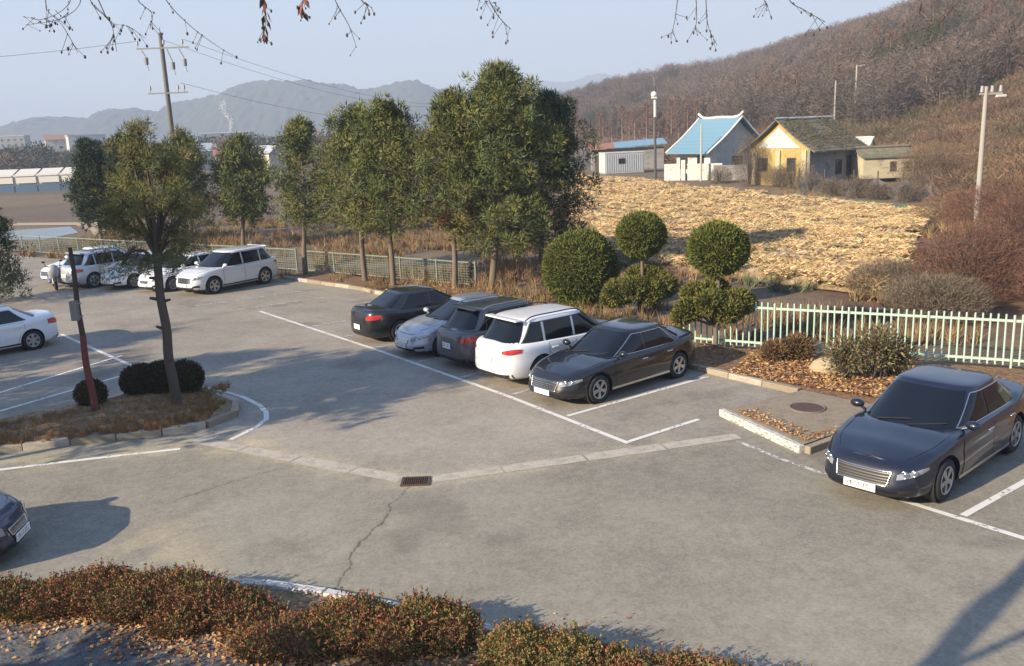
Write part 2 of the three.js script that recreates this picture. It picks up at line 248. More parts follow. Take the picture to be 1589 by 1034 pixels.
{
  const island = struct('island_bed', grid(60, 14, (u, v) => {
    const c = ISL; const t = u * (c.length - 1), k = Math.min(c.length - 2, Math.floor(t)), fr = t - k, ex = lerp(c[k][0], c[k + 1][0], fr), ez = lerp(c[k][1], c[k + 1][1], fr);
    const bx = lerp(-14.4, -9.2, u), bz = lerp(-17.6, -22.1, Math.pow(u, .9)), x = lerp(ex, bx, v), z = lerp(ez, bz, v);
    return [x, .10 + .12 * Math.sin(Math.PI * Math.min(1, v * .9)) + .05 * (fbm(x * 2, z * 2, 3) - .5), z];
  }), drySoil, 'dry grass bed of the planted island');
  { const p = island.geometry.attributes.position, u = island.geometry.attributes.uv; for (let i = 0; i < p.count; i++) u.setXY(i, p.getX(i) / 2, p.getZ(i) / 2); }
  const k1 = struct('kerb', null, null, 'grey concrete kerb stones round the planted island'); kerb(k1, ISL, .15, .17, .95);
  const k2 = struct('kerb', null, null, 'pale kerb along the back of the parking bays'); kerb(k2, [[-10.4, -40.8], [-8.2, -38.7], [-6.24, -36.86], [-2.0, -31.2], [2.2, -25.6], [5.06, -21.8], [6.6, -19.8]], .14, .16, 1);
  const k3 = struct('kerb', null, null, 'white kerb edge of the raised concrete slab'); kerb(k3, [[4.47, -18.5], [5.42, -16.02]], .15, .14, .88, whiteKerb);
  kerb(k3, [[5.5, -15.98], [8.2, -17.9]], .15, .14, .8);
  const k4 = struct('kerb', null, null, 'pale kerb under the front hedge'); kerb(k4, [[-20, -11.35], [-9, -11.55], [-6, -11.9], [-3.82, -11.62], [-2.45, -11.15], [0, -9.95], [3, -8.62], [6, -7.1]], .12, .15, .98, whiteKerb);
  const bedGeo = block([[-10.5, -40.95], [-6.3, -36.98], [6.66, -19.72], [8.3, -17.85], [10.8, -17.2], [15, -12.6], [18, -6.4], [26, -6.4], [26, -16], [13.6, -20.1], [7.2, -23.4], [3.4, -25.5], [-1.9, -35.6], [-9.3, -42.2]], -.2, .1);
  const bt = soilTex.clone(); bt.repeat.set(.5, .5); bt.needsUpdate = true;
  struct('planting_bed', bedGeo, new THREE.MeshStandardMaterial({ map: bt, color: 0xe6d6cc, roughness: 1, bumpMap: lumpy, bumpScale: .05 }), 'brown earth bed between the kerb and the fence');
}
{ // raised slab with a manhole
  const s = thing('manhole_slab', 'raised concrete slab with a rusty round manhole cover, beside the dark navy sedan', 'concrete slab', [0, 0, 0]);
  part('slab', block([[4.62, -18.5], [5.5, -16.15], [8.15, -17.95], [6.62, -19.68]], -.05, .13), (() => { const m = concrete.clone(); m.color = C(.62, .57, .50); return m; })(), s);
  const cov = part('manhole_cover', new THREE.CylinderGeometry(.33, .33, .03, 40).translate(0, .135, 0), mat(C(.085, .055, .042), .85, { metalness: .2, bumpMap: lumpy, bumpScale: .01 }), s); cov.position.set(6.29, 0, -18.35);
  part('rim', new THREE.TorusGeometry(.36, .025, 8, 40).rotateX(Math.PI / 2).translate(6.29, .135, -18.35), mat(C(.16, .13, .11), .9), s);
}
{ // lower walkway in the near corner and the leafy strip under the hedge
  const strip = block([[-20, -11.3], [-9, -11.5], [-6, -11.85], [-3.82, -11.58], [-2.45, -11.1], [0, -9.9], [3, -8.56], [6, -7], [6, -3], [-20, -3]], -.2, .07);
  struct('planting_strip', strip, drySoil, 'dry earth under the front hedge');
  const walkTex = texture(512, 512, (u, v, o) => { const n = tf(u, v, 8), m = tnoise(u, v, 128), s = tnoise(u, v, 61); const k = .115 * (.6 + .55 * n + .5 * (m - .5) + .5 * (s - .5)); o[0] = k; o[1] = k; o[2] = k * 1.02; }, [.6, .6]);
  struct('walkway', sheet([[-20, -10.75], [-8, -10.8], [-6.1, -10.85], [-4.6, -10.45], [-3.1, -9.8], [-1.6, -9.3], [-.2, -8.6], [1, -7.6], [2, -6], [2, -3.2], [-20, -3.2]], .085), new THREE.MeshStandardMaterial({ map: walkTex, roughness: 1, bumpMap: lumpy, bumpScale: .03 }), 'dark coarse asphalt walkway in the near corner');
}

// ---------- cars ----------
const glassM = new THREE.MeshPhysicalMaterial({ color: C(.004, .005, .007), roughness: .05, ior: 1.5 });
const rubber = mat(C(.018, .018, .019), .85), blackTrim = mat(C(.014, .014, .016), .7), chrome = mat(C(.62, .63, .64), .18, { metalness: 1 }), alloy = mat(C(.42, .43, .45), .35, { metalness: .85 });
const lampClear = new THREE.MeshPhysicalMaterial({ color: C(.30, .32, .34), roughness: .12, metalness: .3, clearcoat: 1, clearcoatRoughness: .04 });
const lampRed = new THREE.MeshPhysicalMaterial({ color: C(.42, .02, .02), roughness: .2, clearcoat: 1 });
const plateMat = new THREE.MeshStandardMaterial({ roughness: .5, map: texture(128, 32, (u, v, o) => {      // plate: pale ground with dark characters too blurred to read
  let k = .78; const cells = [.06, .17, .31, .45, .57, .69, .81]; for (const [i, c] of cells.entries()) { const d = u - c; if (d > 0 && d < .085 && v > .2 && v < .8) { const m = TAB[(i * 97 + Math.floor(d / .022) * 13 + Math.floor(v * 5) * 29) & 65535]; if (m > .5) k = .12; } }
  o[0] = k; o[1] = k; o[2] = k * .96; }) });
const paintOf = (c, metal = .25, rough = .38) => new THREE.MeshPhysicalMaterial({ color: c, metalness: metal, roughness: rough, clearcoat: 1, clearcoatRoughness: .06 });
const evaluator = new Evaluator(); evaluator.attributes = ['position', 'normal']; evaluator.useGroups = false;
const curve1 = pts => x => { let k = 0; while (k < pts.length - 2 && x < pts[k + 1][0]) k++; const t = smooth(0, 1, (x - pts[k][0]) / (pts[k + 1][0] - pts[k][0])) * .5 + .5 * Math.min(1, Math.max(0, (x - pts[k][0]) / (pts[k + 1][0] - pts[k][0]))); return lerp(pts[k][1], pts[k + 1][1], t); };
//            t   side front rear insets
const ROWS = [[0, .11, .16, .15], [.03, .06, .09, .09], [.10, .03, .03, .04], [.24, .015, .0, .0], [.40, .0, .0, .005], [.54, .004, .025, .02], [.66, .018, .045, .02], [.78, .012, .07, .045], [.88, .02, .10, .06], [.95, .045, .15, .085], [1, .085, .22, .13]];
const rowAt = t => { let k = 0; while (k < ROWS.length - 2 && t > ROWS[k + 1][0]) k++; const a = ROWS[k], b = ROWS[k + 1], f = (t - a[0]) / (b[0] - a[0]); return [0, 1, 2, 3].map(q => lerp(a[q], b[q], f)); };
function carKind(S) {
  const { L, W, H, R, axF, axR, clear = .19, cabin: K } = S, a = L / 2, b = W / 2, nF = S.nF || 3.4, nR = S.nR || 4.4, deck = curve1(S.deck);
  // plan outline resampled by length
  const dense = []; for (let i = 0; i < 1440; i++) { const th = i / 1440 * Math.PI * 2, c = Math.cos(th), s = Math.sin(th), n = c > 0 ? nF : nR; dense.push([Math.sign(c) * Math.pow(Math.abs(c), 2 / n), Math.sign(s) * Math.pow(Math.abs(s), 2 / n)]); }
  const len = [0]; for (let i = 1; i <= 1440; i++) { const p = dense[i - 1], q = dense[i % 1440]; len.push(len[i - 1] + Math.hypot((q[0] - p[0]) * a, (q[1] - p[1]) * b)); }
  const N = 120, plan = []; for (let k = 0, i = 0; k < N; k++) { const s = k / N * len[1440]; while (len[i + 1] < s) i++; const f = (s - len[i]) / (len[i + 1] - len[i] || 1), p = dense[i % 1440], q = dense[(i + 1) % 1440]; plan.push([lerp(p[0], q[0], f), lerp(p[1], q[1], f)]); }
  const place = (px, pz, t) => { const r = rowAt(t), ex = px > 0 ? a - r[2] : a - r[3], x = px * ex, z = pz * (b - r[1]); const top = deck(x) - .02, y = lerp(clear, top, t); return [x, y, z]; };
  const rings = ROWS.map(r => plan.map(p => place(p[0], p[1], r[0])));
  const P = [], I = [];
  const caps = [.12, .35, .65, .88]; const top = rings[rings.length - 1];
  const all = [];
  for (const k of [.0, .5]) all.push(rings[0].map(q => [q[0] * (k ? 1 : .96), clear, q[2] * k]));
  all.push(...rings);
  for (const k of caps) all.push(top.map(q => { const s = 1 - k; return [q[0] * (1 - .0 * k), deck(q[0]) - .02 + .035 * (1 - s * s), q[2] * s]; }));
  all.push(top.map(q => [q[0], deck(q[0]) + .016, 0]));
  for (const r of all) for (const q of r) P.push(...q);
  for (let j = 0; j < all.length - 1; j++) for (let i = 0; i < N; i++) { const p = j * N + i, q = j * N + (i + 1) % N; I.push(p, p + N, q, q, p + N, q + N); }
  let g = new THREE.BufferGeometry(); g.setAttribute('position', new THREE.Float32BufferAttribute(P, 3)); g.setIndex(I); g.computeVertexNormals();
  // wheel arches
  let br = new Brush(g); br.updateMatrixWorld();
  for (const x of [axF, axR]) for (const s of [-1, 1]) { const c = new Brush(plain(new THREE.CylinderGeometry(R + .055, R + .055, .36, 36).rotateX(Math.PI / 2).translate(x, R + .01, s * (b - .13)))); c.updateMatrixWorld(); br = evaluator.evaluate(br, c, SUBTRACTION); br.updateMatrixWorld(); }
  const G = { body: br.geometry };
  // cabin
  const cx = t => [lerp(K.f0, K.f1, Math.pow(Math.max(0, t), .92)), lerp(K.r0, K.r1, Math.pow(Math.max(0, t), K.rp || .85)), lerp(K.w0, K.w1, Math.pow(Math.max(0, t), 1.25)), lerp(K.belt, H - .055, t)];
  const cplan = []; for (let i = 0; i < 88; i++) { const th = i / 88 * Math.PI * 2, c = Math.cos(th), s = Math.sin(th), e = .34 + .14; cplan.push([Math.sign(c) * Math.pow(Math.abs(c), e), Math.sign(s) * Math.pow(Math.abs(s), e)]); }
  const cring = (t, k = 1, dy = 0) => { const [f, r, w, y] = cx(t), m = (f + r) / 2, h = (f - r) / 2; return cplan.map(p => [m + p[0] * h * k, y + dy, p[1] * w * k]); };
  const CR = []; for (const t of [-.22, 0, .2, .4, .6, .8, .93, 1]) CR.push(cring(t)); CR.push(cring(1, .97, .018), cring(1, .90, .034), cring(1, .7, .046), cring(1, .4, .053), cring(1, 0, .055));
  { const Q = [], J = []; for (const r of CR) for (const q of r) Q.push(...q); const M = 88; for (let j = 0; j < CR.length - 1; j++) for (let i = 0; i < M; i++) { const p = j * M + i, q = j * M + (i + 1) % M; J.push(p, p + M, q, q, p + M, q + M); } const h = new THREE.BufferGeometry(); h.setAttribute('position', new THREE.Float32BufferAttribute(Q, 3)); h.setIndex(J); h.computeVertexNormals(); G.cabin = h; }
  const eC = 2 / (.34 + .14);
  const cz = (x, t) => { const [f, r, w, y] = cx(t), m = (f + r) / 2, h = (f - r) / 2, q = Math.min(1, Math.abs((x - m) / h)); return [w * Math.pow(1 - Math.pow(q, eC), 1 / eC), y]; };
  const cxAt = (z, t, front) => { const [f, r, w, y] = cx(t), m = (f + r) / 2, h = (f - r) / 2, q = Math.min(1, Math.abs(z / w)); return [m + (front ? 1 : -1) * h * Math.pow(1 - Math.pow(q, eC), 1 / eC), y]; };
  const off = .007;
  G.windscreen = grid(20, 12, (u, v) => { const t = lerp(.03, .93, v), w = cx(t)[2] - lerp(.075, .10, v), z = lerp(-w, w, u), [x, y] = cxAt(z, t, true); return [x + off, y + off, z]; });
  G.rear_window = grid(20, 12, (u, v) => { const t = lerp(K.rg || .1, .92, v), w = cx(t)[2] - (K.rw || .13), z = lerp(-w, w, u), [x, y] = cxAt(z, t, false); return [x - off, y + off, z]; });
  const t0 = .06, t1 = .87; G.sideWindows = []; G.trims = [];
  const cuts = K.cuts;                                              // B pillar (and C pillar) positions
  const bounds = [t => cx(t)[0] - lerp(.30, .16, t), ...cuts.flatMap(c => [() => c + .035, () => c - .035]), t => cx(t)[1] + lerp(K.c0 || .42, K.c1 || .22, t)];
  for (let k = 0; k < bounds.length; k += 2) for (const s of [-1, 1]) G.sideWindows.push([s, grid(12, 8, (u, v) => { const t = lerp(t0, t1, v), x = lerp(bounds[k](t), bounds[k + 1](t), u), [z, y] = cz(x, t); return [x, y, s * (z + off)]; })]);
  for (const s of [-1, 1]) { const pts = []; const A = bounds[0], B = bounds[bounds.length - 1]; const at = (x, t) => { const [z, y] = cz(x, t); return V(x, y, s * (z + off)); }; for (let i = 0; i <= 8; i++) { const t = lerp(t0 - .02, t1 + .02, i / 8); pts.push(at(A(t) + .02, t)); } for (let i = 1; i <= 12; i++) pts.push(at(lerp(A(t1), B(t1), i / 12), t1 + .02)); for (let i = 7; i >= 0; i--) { const t = lerp(t0 - .02, t1 + .02, i / 8); pts.push(at(B(t) - .02, t)); } for (let i = 11; i > 0; i--) pts.push(at(lerp(A(t0), B(t0), i / 12), t0 - .02)); G.trims.push(new THREE.TubeGeometry(new THREE.CatmullRomCurve3(pts, true, 'catmullrom', .1), 80, .011, 5, true)); }
  // doors: seams below, panels above
  const sideAt = (x, t) => { const q = Math.abs(x) / (x > 0 ? a - rowAt(t)[2] : a - rowAt(t)[3]), n = x > 0 ? nF : nR, z = (b - rowAt(t)[1]) * Math.pow(Math.max(0, 1 - Math.pow(q, n)), 1 / n); return [z, lerp(clear, deck(x) - .02, t)]; };
  const sidePatch = (s, xa, xb, ta, tb, o, nu = 16, nv = 10) => grid(nu, nv, (u, v) => { const t = lerp(ta, tb, v), x = lerp(xa(t), xb(t), u), [z, y] = sideAt(x, t); return [x, y, s * (z + o)]; });
  const arch = t => { const y = lerp(clear, deck(axR) - .02, t), d = R + .10, q = Math.abs(y - R); return axR + (q < d ? Math.sqrt(d * d - q * q) : 0); };
  G.doors = []; G.seams = []; const dB = cuts[0], dF = S.doorF, dR = t => Math.max(S.doorR, arch(t) + .02);
  for (const s of [-1, 1]) { G.seams.push(sidePatch(s, () => dF + .012, t => dR(t) - .012, .13, .965, .003, 40, 14)); G.doors.push([s, 0, sidePatch(s, () => dF, () => dB + .008, .145, .955, .008)], [s, 1, sidePatch(s, () => dB - .008, dR, .145, .955, .008)]); }
  G.handles = []; for (const s of [-1, 1]) for (const x of [dB + .16, S.handleR]) { const [z, y] = sideAt(x, .80); G.handles.push([s, x > dB ? 0 : 1, rbox(.2, .026, .035, .012, x, y, s * (z + .022))]); }
  const [sz, sy] = sideAt(0, .06); G.sills = [-1, 1].map(s => box(axF - axR - 2 * R - .12, .05, .03, (axF + axR) / 2, sy + .04, s * (sz + .012)));
  // patches at the ends
  const endAt = (z, t, front) => { const r = rowAt(t), n = front ? nF : nR, q = Math.min(1, Math.abs(z) / (b - r[1])), x = (front ? a - r[2] : -(a - r[3])) * Math.pow(1 - Math.pow(q, n), 1 / n); return [x, lerp(clear, deck(x) - .02, t)]; };
  const endPatch = (front, za, zb, ta, tb, o, nu = 14, nv = 6) => grid(nu, nv, (u, v) => { const t = lerp(typeof ta === 'function' ? ta(u) : ta, typeof tb === 'function' ? tb(u) : tb, v), z = lerp(za, zb, u), [x, y] = endAt(z, t, front); const k = Math.abs(z) / b; return [x + (front ? o : -o) * (1 - .5 * k), y, z + Math.sign(z) * o * k * k]; });
  const F = S.front, B = S.rear; G.head = []; G.tail = []; G.fog = []; G.slats = [];
  for (const s of [-1, 1]) { G.head.push(endPatch(true, s * F.h0 * b, s * F.h1 * b, u => lerp(F.ht[0] + .02, F.ht[0] + .09, u * u), u => lerp(F.ht[1] - .05, F.ht[1] + .01, u) - .06 * Math.pow(u, 6), .008)); G.tail.push(endPatch(false, s * B.l0 * b, s * B.l1 * b, u => lerp(B.lt[0] + .07, B.lt[0], Math.sqrt(u)) + .05 * Math.pow(u, 6), u => B.lt[1] - .05 * (1 - u) * (1 - u) - .03 * Math.pow(u, 4), .008)); G.fog.push(endPatch(true, s * .58 * b, s * .80 * b, .20, .34, .006, 8, 4)); }
  G.projectors = []; for (const s of [-1, 1]) for (const [f, q] of [[.30, .05], [.62, .042]]) { const z = s * lerp(F.h0, F.h1, f) * b, [x, y] = endAt(z, (F.ht[0] + F.ht[1]) / 2 + .03, true); G.projectors.push([s, merge([new THREE.TorusGeometry(q, .012, 6, 18).rotateY(Math.PI / 2 - s * .25).translate(x + .008, y, z), new THREE.SphereGeometry(q * .8, 12, 8).scale(.4, 1, 1).translate(x + .002, y, z)])]); }
  G.grille = endPatch(true, -F.g * b, F.g * b, F.gt[0], F.gt[1], .005); G.intake = endPatch(true, -F.i * b, F.i * b, .07, .24, .006);
  for (let k = 0; k < 5; k++) { const t = lerp(F.gt[0], F.gt[1], (k + .5) / 5); G.slats.push(endPatch(true, -F.g * b * .96, F.g * b * .96, t - .012, t + .012, .016, 14, 1)); }
  { const pts = []; for (let i = 0; i <= 14; i++) { const [x, y] = endAt(lerp(-F.g * b, F.g * b, i / 14), F.gt[1], true); pts.push(V(x + .012, y, lerp(-F.g * b, F.g * b, i / 14))); } for (let i = 14; i >= 0; i--) { const z = lerp(-F.g * b, F.g * b, i / 14) * .9, [x, y] = endAt(z, F.gt[0], true); pts.push(V(x + .012, y, z)); } G.grilleFrame = new THREE.TubeGeometry(new THREE.CatmullRomCurve3(pts, true, 'catmullrom', .1), 80, .010, 5, true); }
  { const [x, y] = endAt(0, F.pt, true); G.frontPlate = box(.015, .12, .5, x + .02, y, 0); const [x2, y2] = endAt(0, B.pt, false); G.rearPlate = box(.015, .15, .36, x2 - .02, y2, 0); }
  G.bumperTrim = merge([endPatch(false, -.8 * b, .8 * b, .04, .17, .006)]); G.bumperFront = endPatch(true, -.85 * b, .85 * b, .02, .06, .008);
  const topAt = (x, k) => { const r = rowAt(1), q = Math.abs(x) / (x > 0 ? a - r[2] : a - r[3]), n = x > 0 ? nF : nR, ze = (b - r[1]) * Math.pow(Math.max(0, 1 - Math.pow(Math.min(1, q), n)), 1 / n); return [ze * k, deck(x) - .02 + .035 * (1 - k * k)]; };
  const seam = pts => new THREE.TubeGeometry(new THREE.CatmullRomCurve3(pts), 30, .0055, 4);
  G.panelSeams = [-1, 1].map(s => seam([0, .25, .5, .75, 1].map(f => { const x = lerp(K.f0 - .05, a - .36, f), [z, y] = topAt(x, .90); return V(x, y + .002, s * z); })));
  G.panelSeams.push(seam([-1, -.6, -.2, .2, .6, 1].map(f => { const z = f * .74 * b, [x, y] = endAt(z, .93, true); return V(x + .001, y + .002, z); })), seam([-1, -.6, -.2, .2, .6, 1].map(f => { const z = f * .78 * b, [x, y] = endAt(z, .50, false); return V(x - .002, y, z); })));
  for (const s of [-1, 1]) G.panelSeams.push(seam([0, .33, .66, 1].map(f => { const x = lerp(a * .86, axF + R + .07, f), [z, y] = sideAt(x, .56); return V(x, y, s * (z + .001)); })));
  // mirrors, wheels, wipers
  G.mirrors = [-1, 1].map(s => { const x = K.f0 - .40, y = K.belt + .10, z = s * (K.w0 + .13); const m = new THREE.SphereGeometry(1, 18, 12).scale(.085, .075, .12); m.translate(x, y, z); return merge([m, bar(V(x, y - .04, z - s * .05), V(x + .02, y - .08, s * (K.w0 - .03)), .022, .028)]); });
  const prof = [[R * .60, -.1], [R * .66, -.105], [R * .86, -.11], [R * .97, -.09], [R, -.06], [R, .06], [R * .97, .09], [R * .86, .11], [R * .66, .105], [R * .60, .1]].map(p => new THREE.Vector2(p[0], p[1]));
  G.tyre = new THREE.LatheGeometry(prof, 40).rotateX(Math.PI / 2);
  const sp = []; sp.push(plain(new THREE.TorusGeometry(R * .63, .018, 8, 36).translate(0, 0, .095)), plain(new THREE.CylinderGeometry(R * .17, R * .17, .05, 16).rotateX(Math.PI / 2).translate(0, 0, .08)), plain(new THREE.CylinderGeometry(R * .62, R * .62, .1, 28, 1, true).rotateX(Math.PI / 2).translate(0, 0, .04)));
  for (let k = 0; k < S.spokes; k++) for (const d of [-.13, .13]) sp.push(plain(box(R * .5, .05, .035, R * .37, 0, .085, 0, 0).rotateZ(k / S.spokes * Math.PI * 2 + d)));
  G.rim = mergeGeometries(sp); G.hub = new THREE.CylinderGeometry(R * .6, R * .6, .06, 24).rotateX(Math.PI / 2).translate(0, 0, .0);
  G.liner = []; for (const x of [axF, axR]) for (const s of [-1, 1]) G.liner.push(merge([new THREE.CylinderGeometry(R + .05, R + .05, .22, 24, 1, true, 0, Math.PI * 2).rotateX(Math.PI / 2).translate(x, R + .01, s * (b - .19)), new THREE.CircleGeometry(R + .05, 24).translate(x, R + .01, s * (b - .3))]));
  G.wipers = [-.1, .42].map(z => { const [x, y] = cxAt(z, .05, true), [x2, y2] = cxAt(z - .5, .16, true); return bar(V(x + .03, y + .01, z), V(x2 + .025, y2 + .02, z - .5), .008); });
  if (S.rails) G.rails = [-1, 1].map(s => { const z = s * (K.w1 - .04), y = H - .005; return new THREE.TubeGeometry(new THREE.CatmullRomCurve3([V(K.f1 - .15, y - .05, z), V(K.f1 - .3, y + .02, z), V((K.f1 + K.r1) / 2, y + .04, z), V(K.r1 + .3, y + .02, z), V(K.r1 + .12, y - .05, z)]), 24, .016, 6); });
  if (S.spoiler) { const [x, y] = cxAt(0, .97, false); G.spoiler = rbox(.2, .045, 2 * K.w1 - .12, .02, x - .05, y + .03, 0); }
  return { G, S };
}
function makeCar(kind, name, label, category, paintM, pos, fwd, opt = {}) {
  const { G, S } = kind, car = thing(name, label, category, [pos[0], opt.y || 0, pos[1]], Math.atan2(-fwd[1], fwd[0]), opt.group);
  const body = part('body', G.body, paintM, car);
  part('door_seam', G.seams[0], blackTrim, body); part('door_seam', G.seams[1], blackTrim, body);
  for (const g of G.panelSeams) part('panel_seam', g, blackTrim, body);
  const cab = part('cabin', G.cabin, opt.roof || paintM, car);
  const ws = part('windscreen', G.windscreen, glassM, car); for (const w of G.wipers) part('wiper', w, blackTrim, ws);
  part('rear_window', G.rear_window, glassM, car);
  for (const [, w] of G.sideWindows) part('side_window', w, glassM, car);
  for (const t of G.trims) part('window_trim', t, opt.trim || blackTrim, car);
  for (const [s, k, d] of G.doors) { const dr = part('door', d, paintM, car); for (const [s2, k2, h] of G.handles) if (s2 === s && k2 === k) part('handle', h, opt.trim || paintM, dr); }
  for (const s of G.sills) part('sill', s, opt.trim || blackTrim, car);
  G.head.forEach((h, i) => { const l = part('headlight', h, lampClear, car); for (const [s, g] of G.projectors) if (s === (i ? 1 : -1)) part('projector', g, chrome, l); }); for (const t of G.tail) part('tail_light', t, lampRed, car); for (const f of G.fog) part('fog_light_recess', f, blackTrim, car);
  const gr = part('grille', G.grille, blackTrim, car); for (const s of G.slats) part('slat', s, opt.slat || chrome, gr); part('grille_frame', G.grilleFrame, chrome, gr);
  part('lower_intake', G.intake, blackTrim, car); part('front_lip', G.bumperFront, blackTrim, car); part('rear_valance', G.bumperTrim, blackTrim, car);
  part('number_plate', G.frontPlate, plateMat, car); part('number_plate', G.rearPlate, plateMat, car);
  for (const m of G.mirrors) part('mirror', m, paintM, car);
  for (const l of G.liner) part('wheel_liner', l, blackTrim, car);
  for (const x of [S.axF, S.axR]) for (const s of [-1, 1]) { const w = new THREE.Group(); w.name = 'wheel'; w.position.set(x, S.R, s * (S.W / 2 - .15)); if (s < 0) w.rotation.y = Math.PI; w.rotation.z = x * 1.3 + s; car.add(w); part('tyre', G.tyre, rubber, w); part('rim', G.rim, alloy, w); part('brake_disc', G.hub, blackTrim, w); }
  if (G.rails && !opt.noRails) for (const r of G.rails) part('roof_rail', r, opt.rail || blackTrim, car);
  if (G.spoiler) part('spoiler', G.spoiler, paintM, car);
  return car;
}
const SEDAN = carKind({ L: 4.86, W: 1.86, H: 1.47, R: .335, axF: 1.44, axR: -1.40, spokes: 5, nF: 4.0, nR: 4.6, deck: [[2.43, .66], [2.25, .735], [1.7, .86], [1.1, .945], [.5, .96], [-1.2, .985], [-1.6, 1.05], [-2.1, 1.07], [-2.3, 1.045], [-2.43, .97]], cabin: { f0: 1.12, f1: .12, r1: -1.08, r0: -2.02, w0: .815, w1: .645, belt: .94, cuts: [-.22], c0: .62, c1: .22, rg: .16 }, doorF: .93, doorR: -1.18, handleR: -.98, front: { h0: .54, h1: .86, ht: [.62, .83], g: .46, gt: [.46, .84], i: .62, pt: .33 }, rear: { l0: .50, l1: .87, lt: [.66, .86], pt: .42 } });
const COMPACT = carKind({ L: 4.55, W: 1.78, H: 1.45, R: .315, axF: 1.36, axR: -1.30, spokes: 6, nF: 3.8, nR: 4.4, deck: [[2.28, .68], [2.1, .76], [1.6, .89], [1.1, .965], [.5, .98], [-1.2, 1.0], [-1.6, 1.05], [-2.0, 1.07], [-2.18, 1.04], [-2.28, .97]], cabin: { f0: 1.22, f1: .22, r1: -.95, r0: -1.85, w0: .78, w1: .61, belt: .95, cuts: [-.15], c0: .60, c1: .2, rg: .16 }, doorF: .9, doorR: -1.1, handleR: -.9, front: { h0: .44, h1: .84, ht: [.60, .86], g: .34, gt: [.52, .72], i: .6, pt: .38 }, rear: { l0: .50, l1: .87, lt: [.62, .86], pt: .44 } });
const SUV = carKind({ L: 4.68, W: 1.88, H: 1.69, R: .365, axF: 1.42, axR: -1.28, spokes: 5, nF: 4.2, nR: 5, clear: .23, deck: [[2.34, .82], [2.15, .92], [1.6, 1.03], [1.0, 1.075], [.3, 1.08], [-1.3, 1.11], [-2.0, 1.13], [-2.34, 1.10]], cabin: { f0: 1.25, f1: .34, r1: -1.72, r0: -2.22, w0: .835, w1: .70, belt: 1.05, cuts: [-.18, -1.14], c0: .34, c1: .3, rg: .1, rw: .12, rp: .7 }, doorF: .92, doorR: -1.05, handleR: -.88, front: { h0: .52, h1: .85, ht: [.66, .86], g: .48, gt: [.52, .84], i: .6, pt: .40 }, rear: { l0: .56, l1: .90, lt: [.72, .90], pt: .58 }, rails: true, spoiler: true });
const CROSS = carKind({ L: 4.4, W: 1.82, H: 1.63, R: .345, axF: 1.34, axR: -1.28, spokes: 5, nF: 4.0, nR: 4.8, clear: .21, deck: [[2.2, .78], [2.0, .88], [1.5, 1.0], [1.0, 1.04], [.3, 1.05], [-1.3, 1.07], [-1.9, 1.08], [-2.2, 1.04]], cabin: { f0: 1.2, f1: .28, r1: -1.5, r0: -2.05, w0: .80, w1: .66, belt: 1.02, cuts: [-.18, -1.08], c0: .36, c1: .3, rg: .1, rp: .7 }, doorF: .88, doorR: -1.0, handleR: -.84, front: { h0: .52, h1: .85, ht: [.64, .86], g: .46, gt: [.5, .82], i: .6, pt: .38 }, rear: { l0: .56, l1: .90, lt: [.66, .88], pt: .54 }, rails: true, spoiler: true });
const paintNavy = paintOf(C(.006, .008, .021), .3), paintBlack = paintOf(C(.008, .009, .012), .3), paintWhite = paintOf(C(.74, .75, .76), 0, .4), paintSilver = paintOf(C(.42, .45, .49), .55, .4), paintGrey = paintOf(C(.075, .08, .09), .45), paintBlue = paintOf(C(.008, .016, .055), .4), paintPearl = paintOf(C(.62, .63, .64), .15, .42);
const ROWG = 'cars parked in the bays by the trees', FARG = 'pale cars parked at the far end';
const into = [.80, -.60], out = [-.80, .60];
makeCar(SEDAN, 'sedan', 'dark navy sedan with chrome window trim, parked alone beside the concrete slab', 'car', paintNavy, [7.5, -15.33], [-.745, .667], { trim: chrome, slat: mat(C(.05, .05, .055), .4) }).scale.setScalar(1.07);
makeCar(SEDAN, 'sedan', 'black sedan parked nose out beside the white sport utility car', 'car', paintBlack, [2.5, -21.3], [-.765, .644], { trim: chrome, group: ROWG });
makeCar(SUV, 'sport_utility_car', 'white sport utility car with its tail out, between the black sedan and the grey one', 'car', paintWhite, [1.22, -22.95], into, { group: ROWG });
makeCar(CROSS, 'crossover_car', 'dark grey crossover with its tail out, between the white and the silver car', 'car', paintGrey, [-.02, -24.7], into, { group: ROWG, rail: alloy });
makeCar(COMPACT, 'sedan', 'silver compact sedan parked nose out between two dark cars', 'car', paintSilver, [-1.36, -26.25], out, { group: ROWG });
makeCar(SEDAN, 'sedan', 'black sedan showing its red tail lights, at the tree end of the row', 'car', paintBlack, [-2.82, -28.45], into, { group: ROWG });
makeCar(SUV, 'sport_utility_car', 'pearl white sport utility car at the near end of the far row', 'car', paintPearl, [-12.35, -38.95], [-.575, .818], { group: FARG, noRails: true });
makeCar(COMPACT, 'sedan', 'white sedan just behind the pearl sport utility car', 'car', paintWhite, [-14.5, -40.0], [-.575, .818], { group: FARG });
makeCar(COMPACT, 'sedan', 'white sedan partly hidden by the leaning island tree trunk', 'car', paintWhite, [-16.7, -41.3], [-.575, .818], { group: FARG });
makeCar(CROSS, 'crossover_car', 'silver crossover with its tail out, right beside the motorbike', 'car', paintSilver, [-18.9, -41.9], [.55, -.835], { group: FARG, noRails: true });
makeCar(SEDAN, 'sedan', 'white sedan at the far end, mostly hidden behind the silver crossover', 'car', paintWhite, [-20.6, -44.0], [-.575, .818], { group: FARG });
makeCar(COMPACT, 'sedan', 'white sedan cut off by the photo edge, its rear wheel showing', 'car', paintWhite, [-16.72, -27.4], [-.68, .733]);
makeCar(COMPACT, 'sedan', 'dark blue car in the near corner with only its nose in the picture', 'car', paintBlue, [-10.05, -12.75], [.99, -.12]);
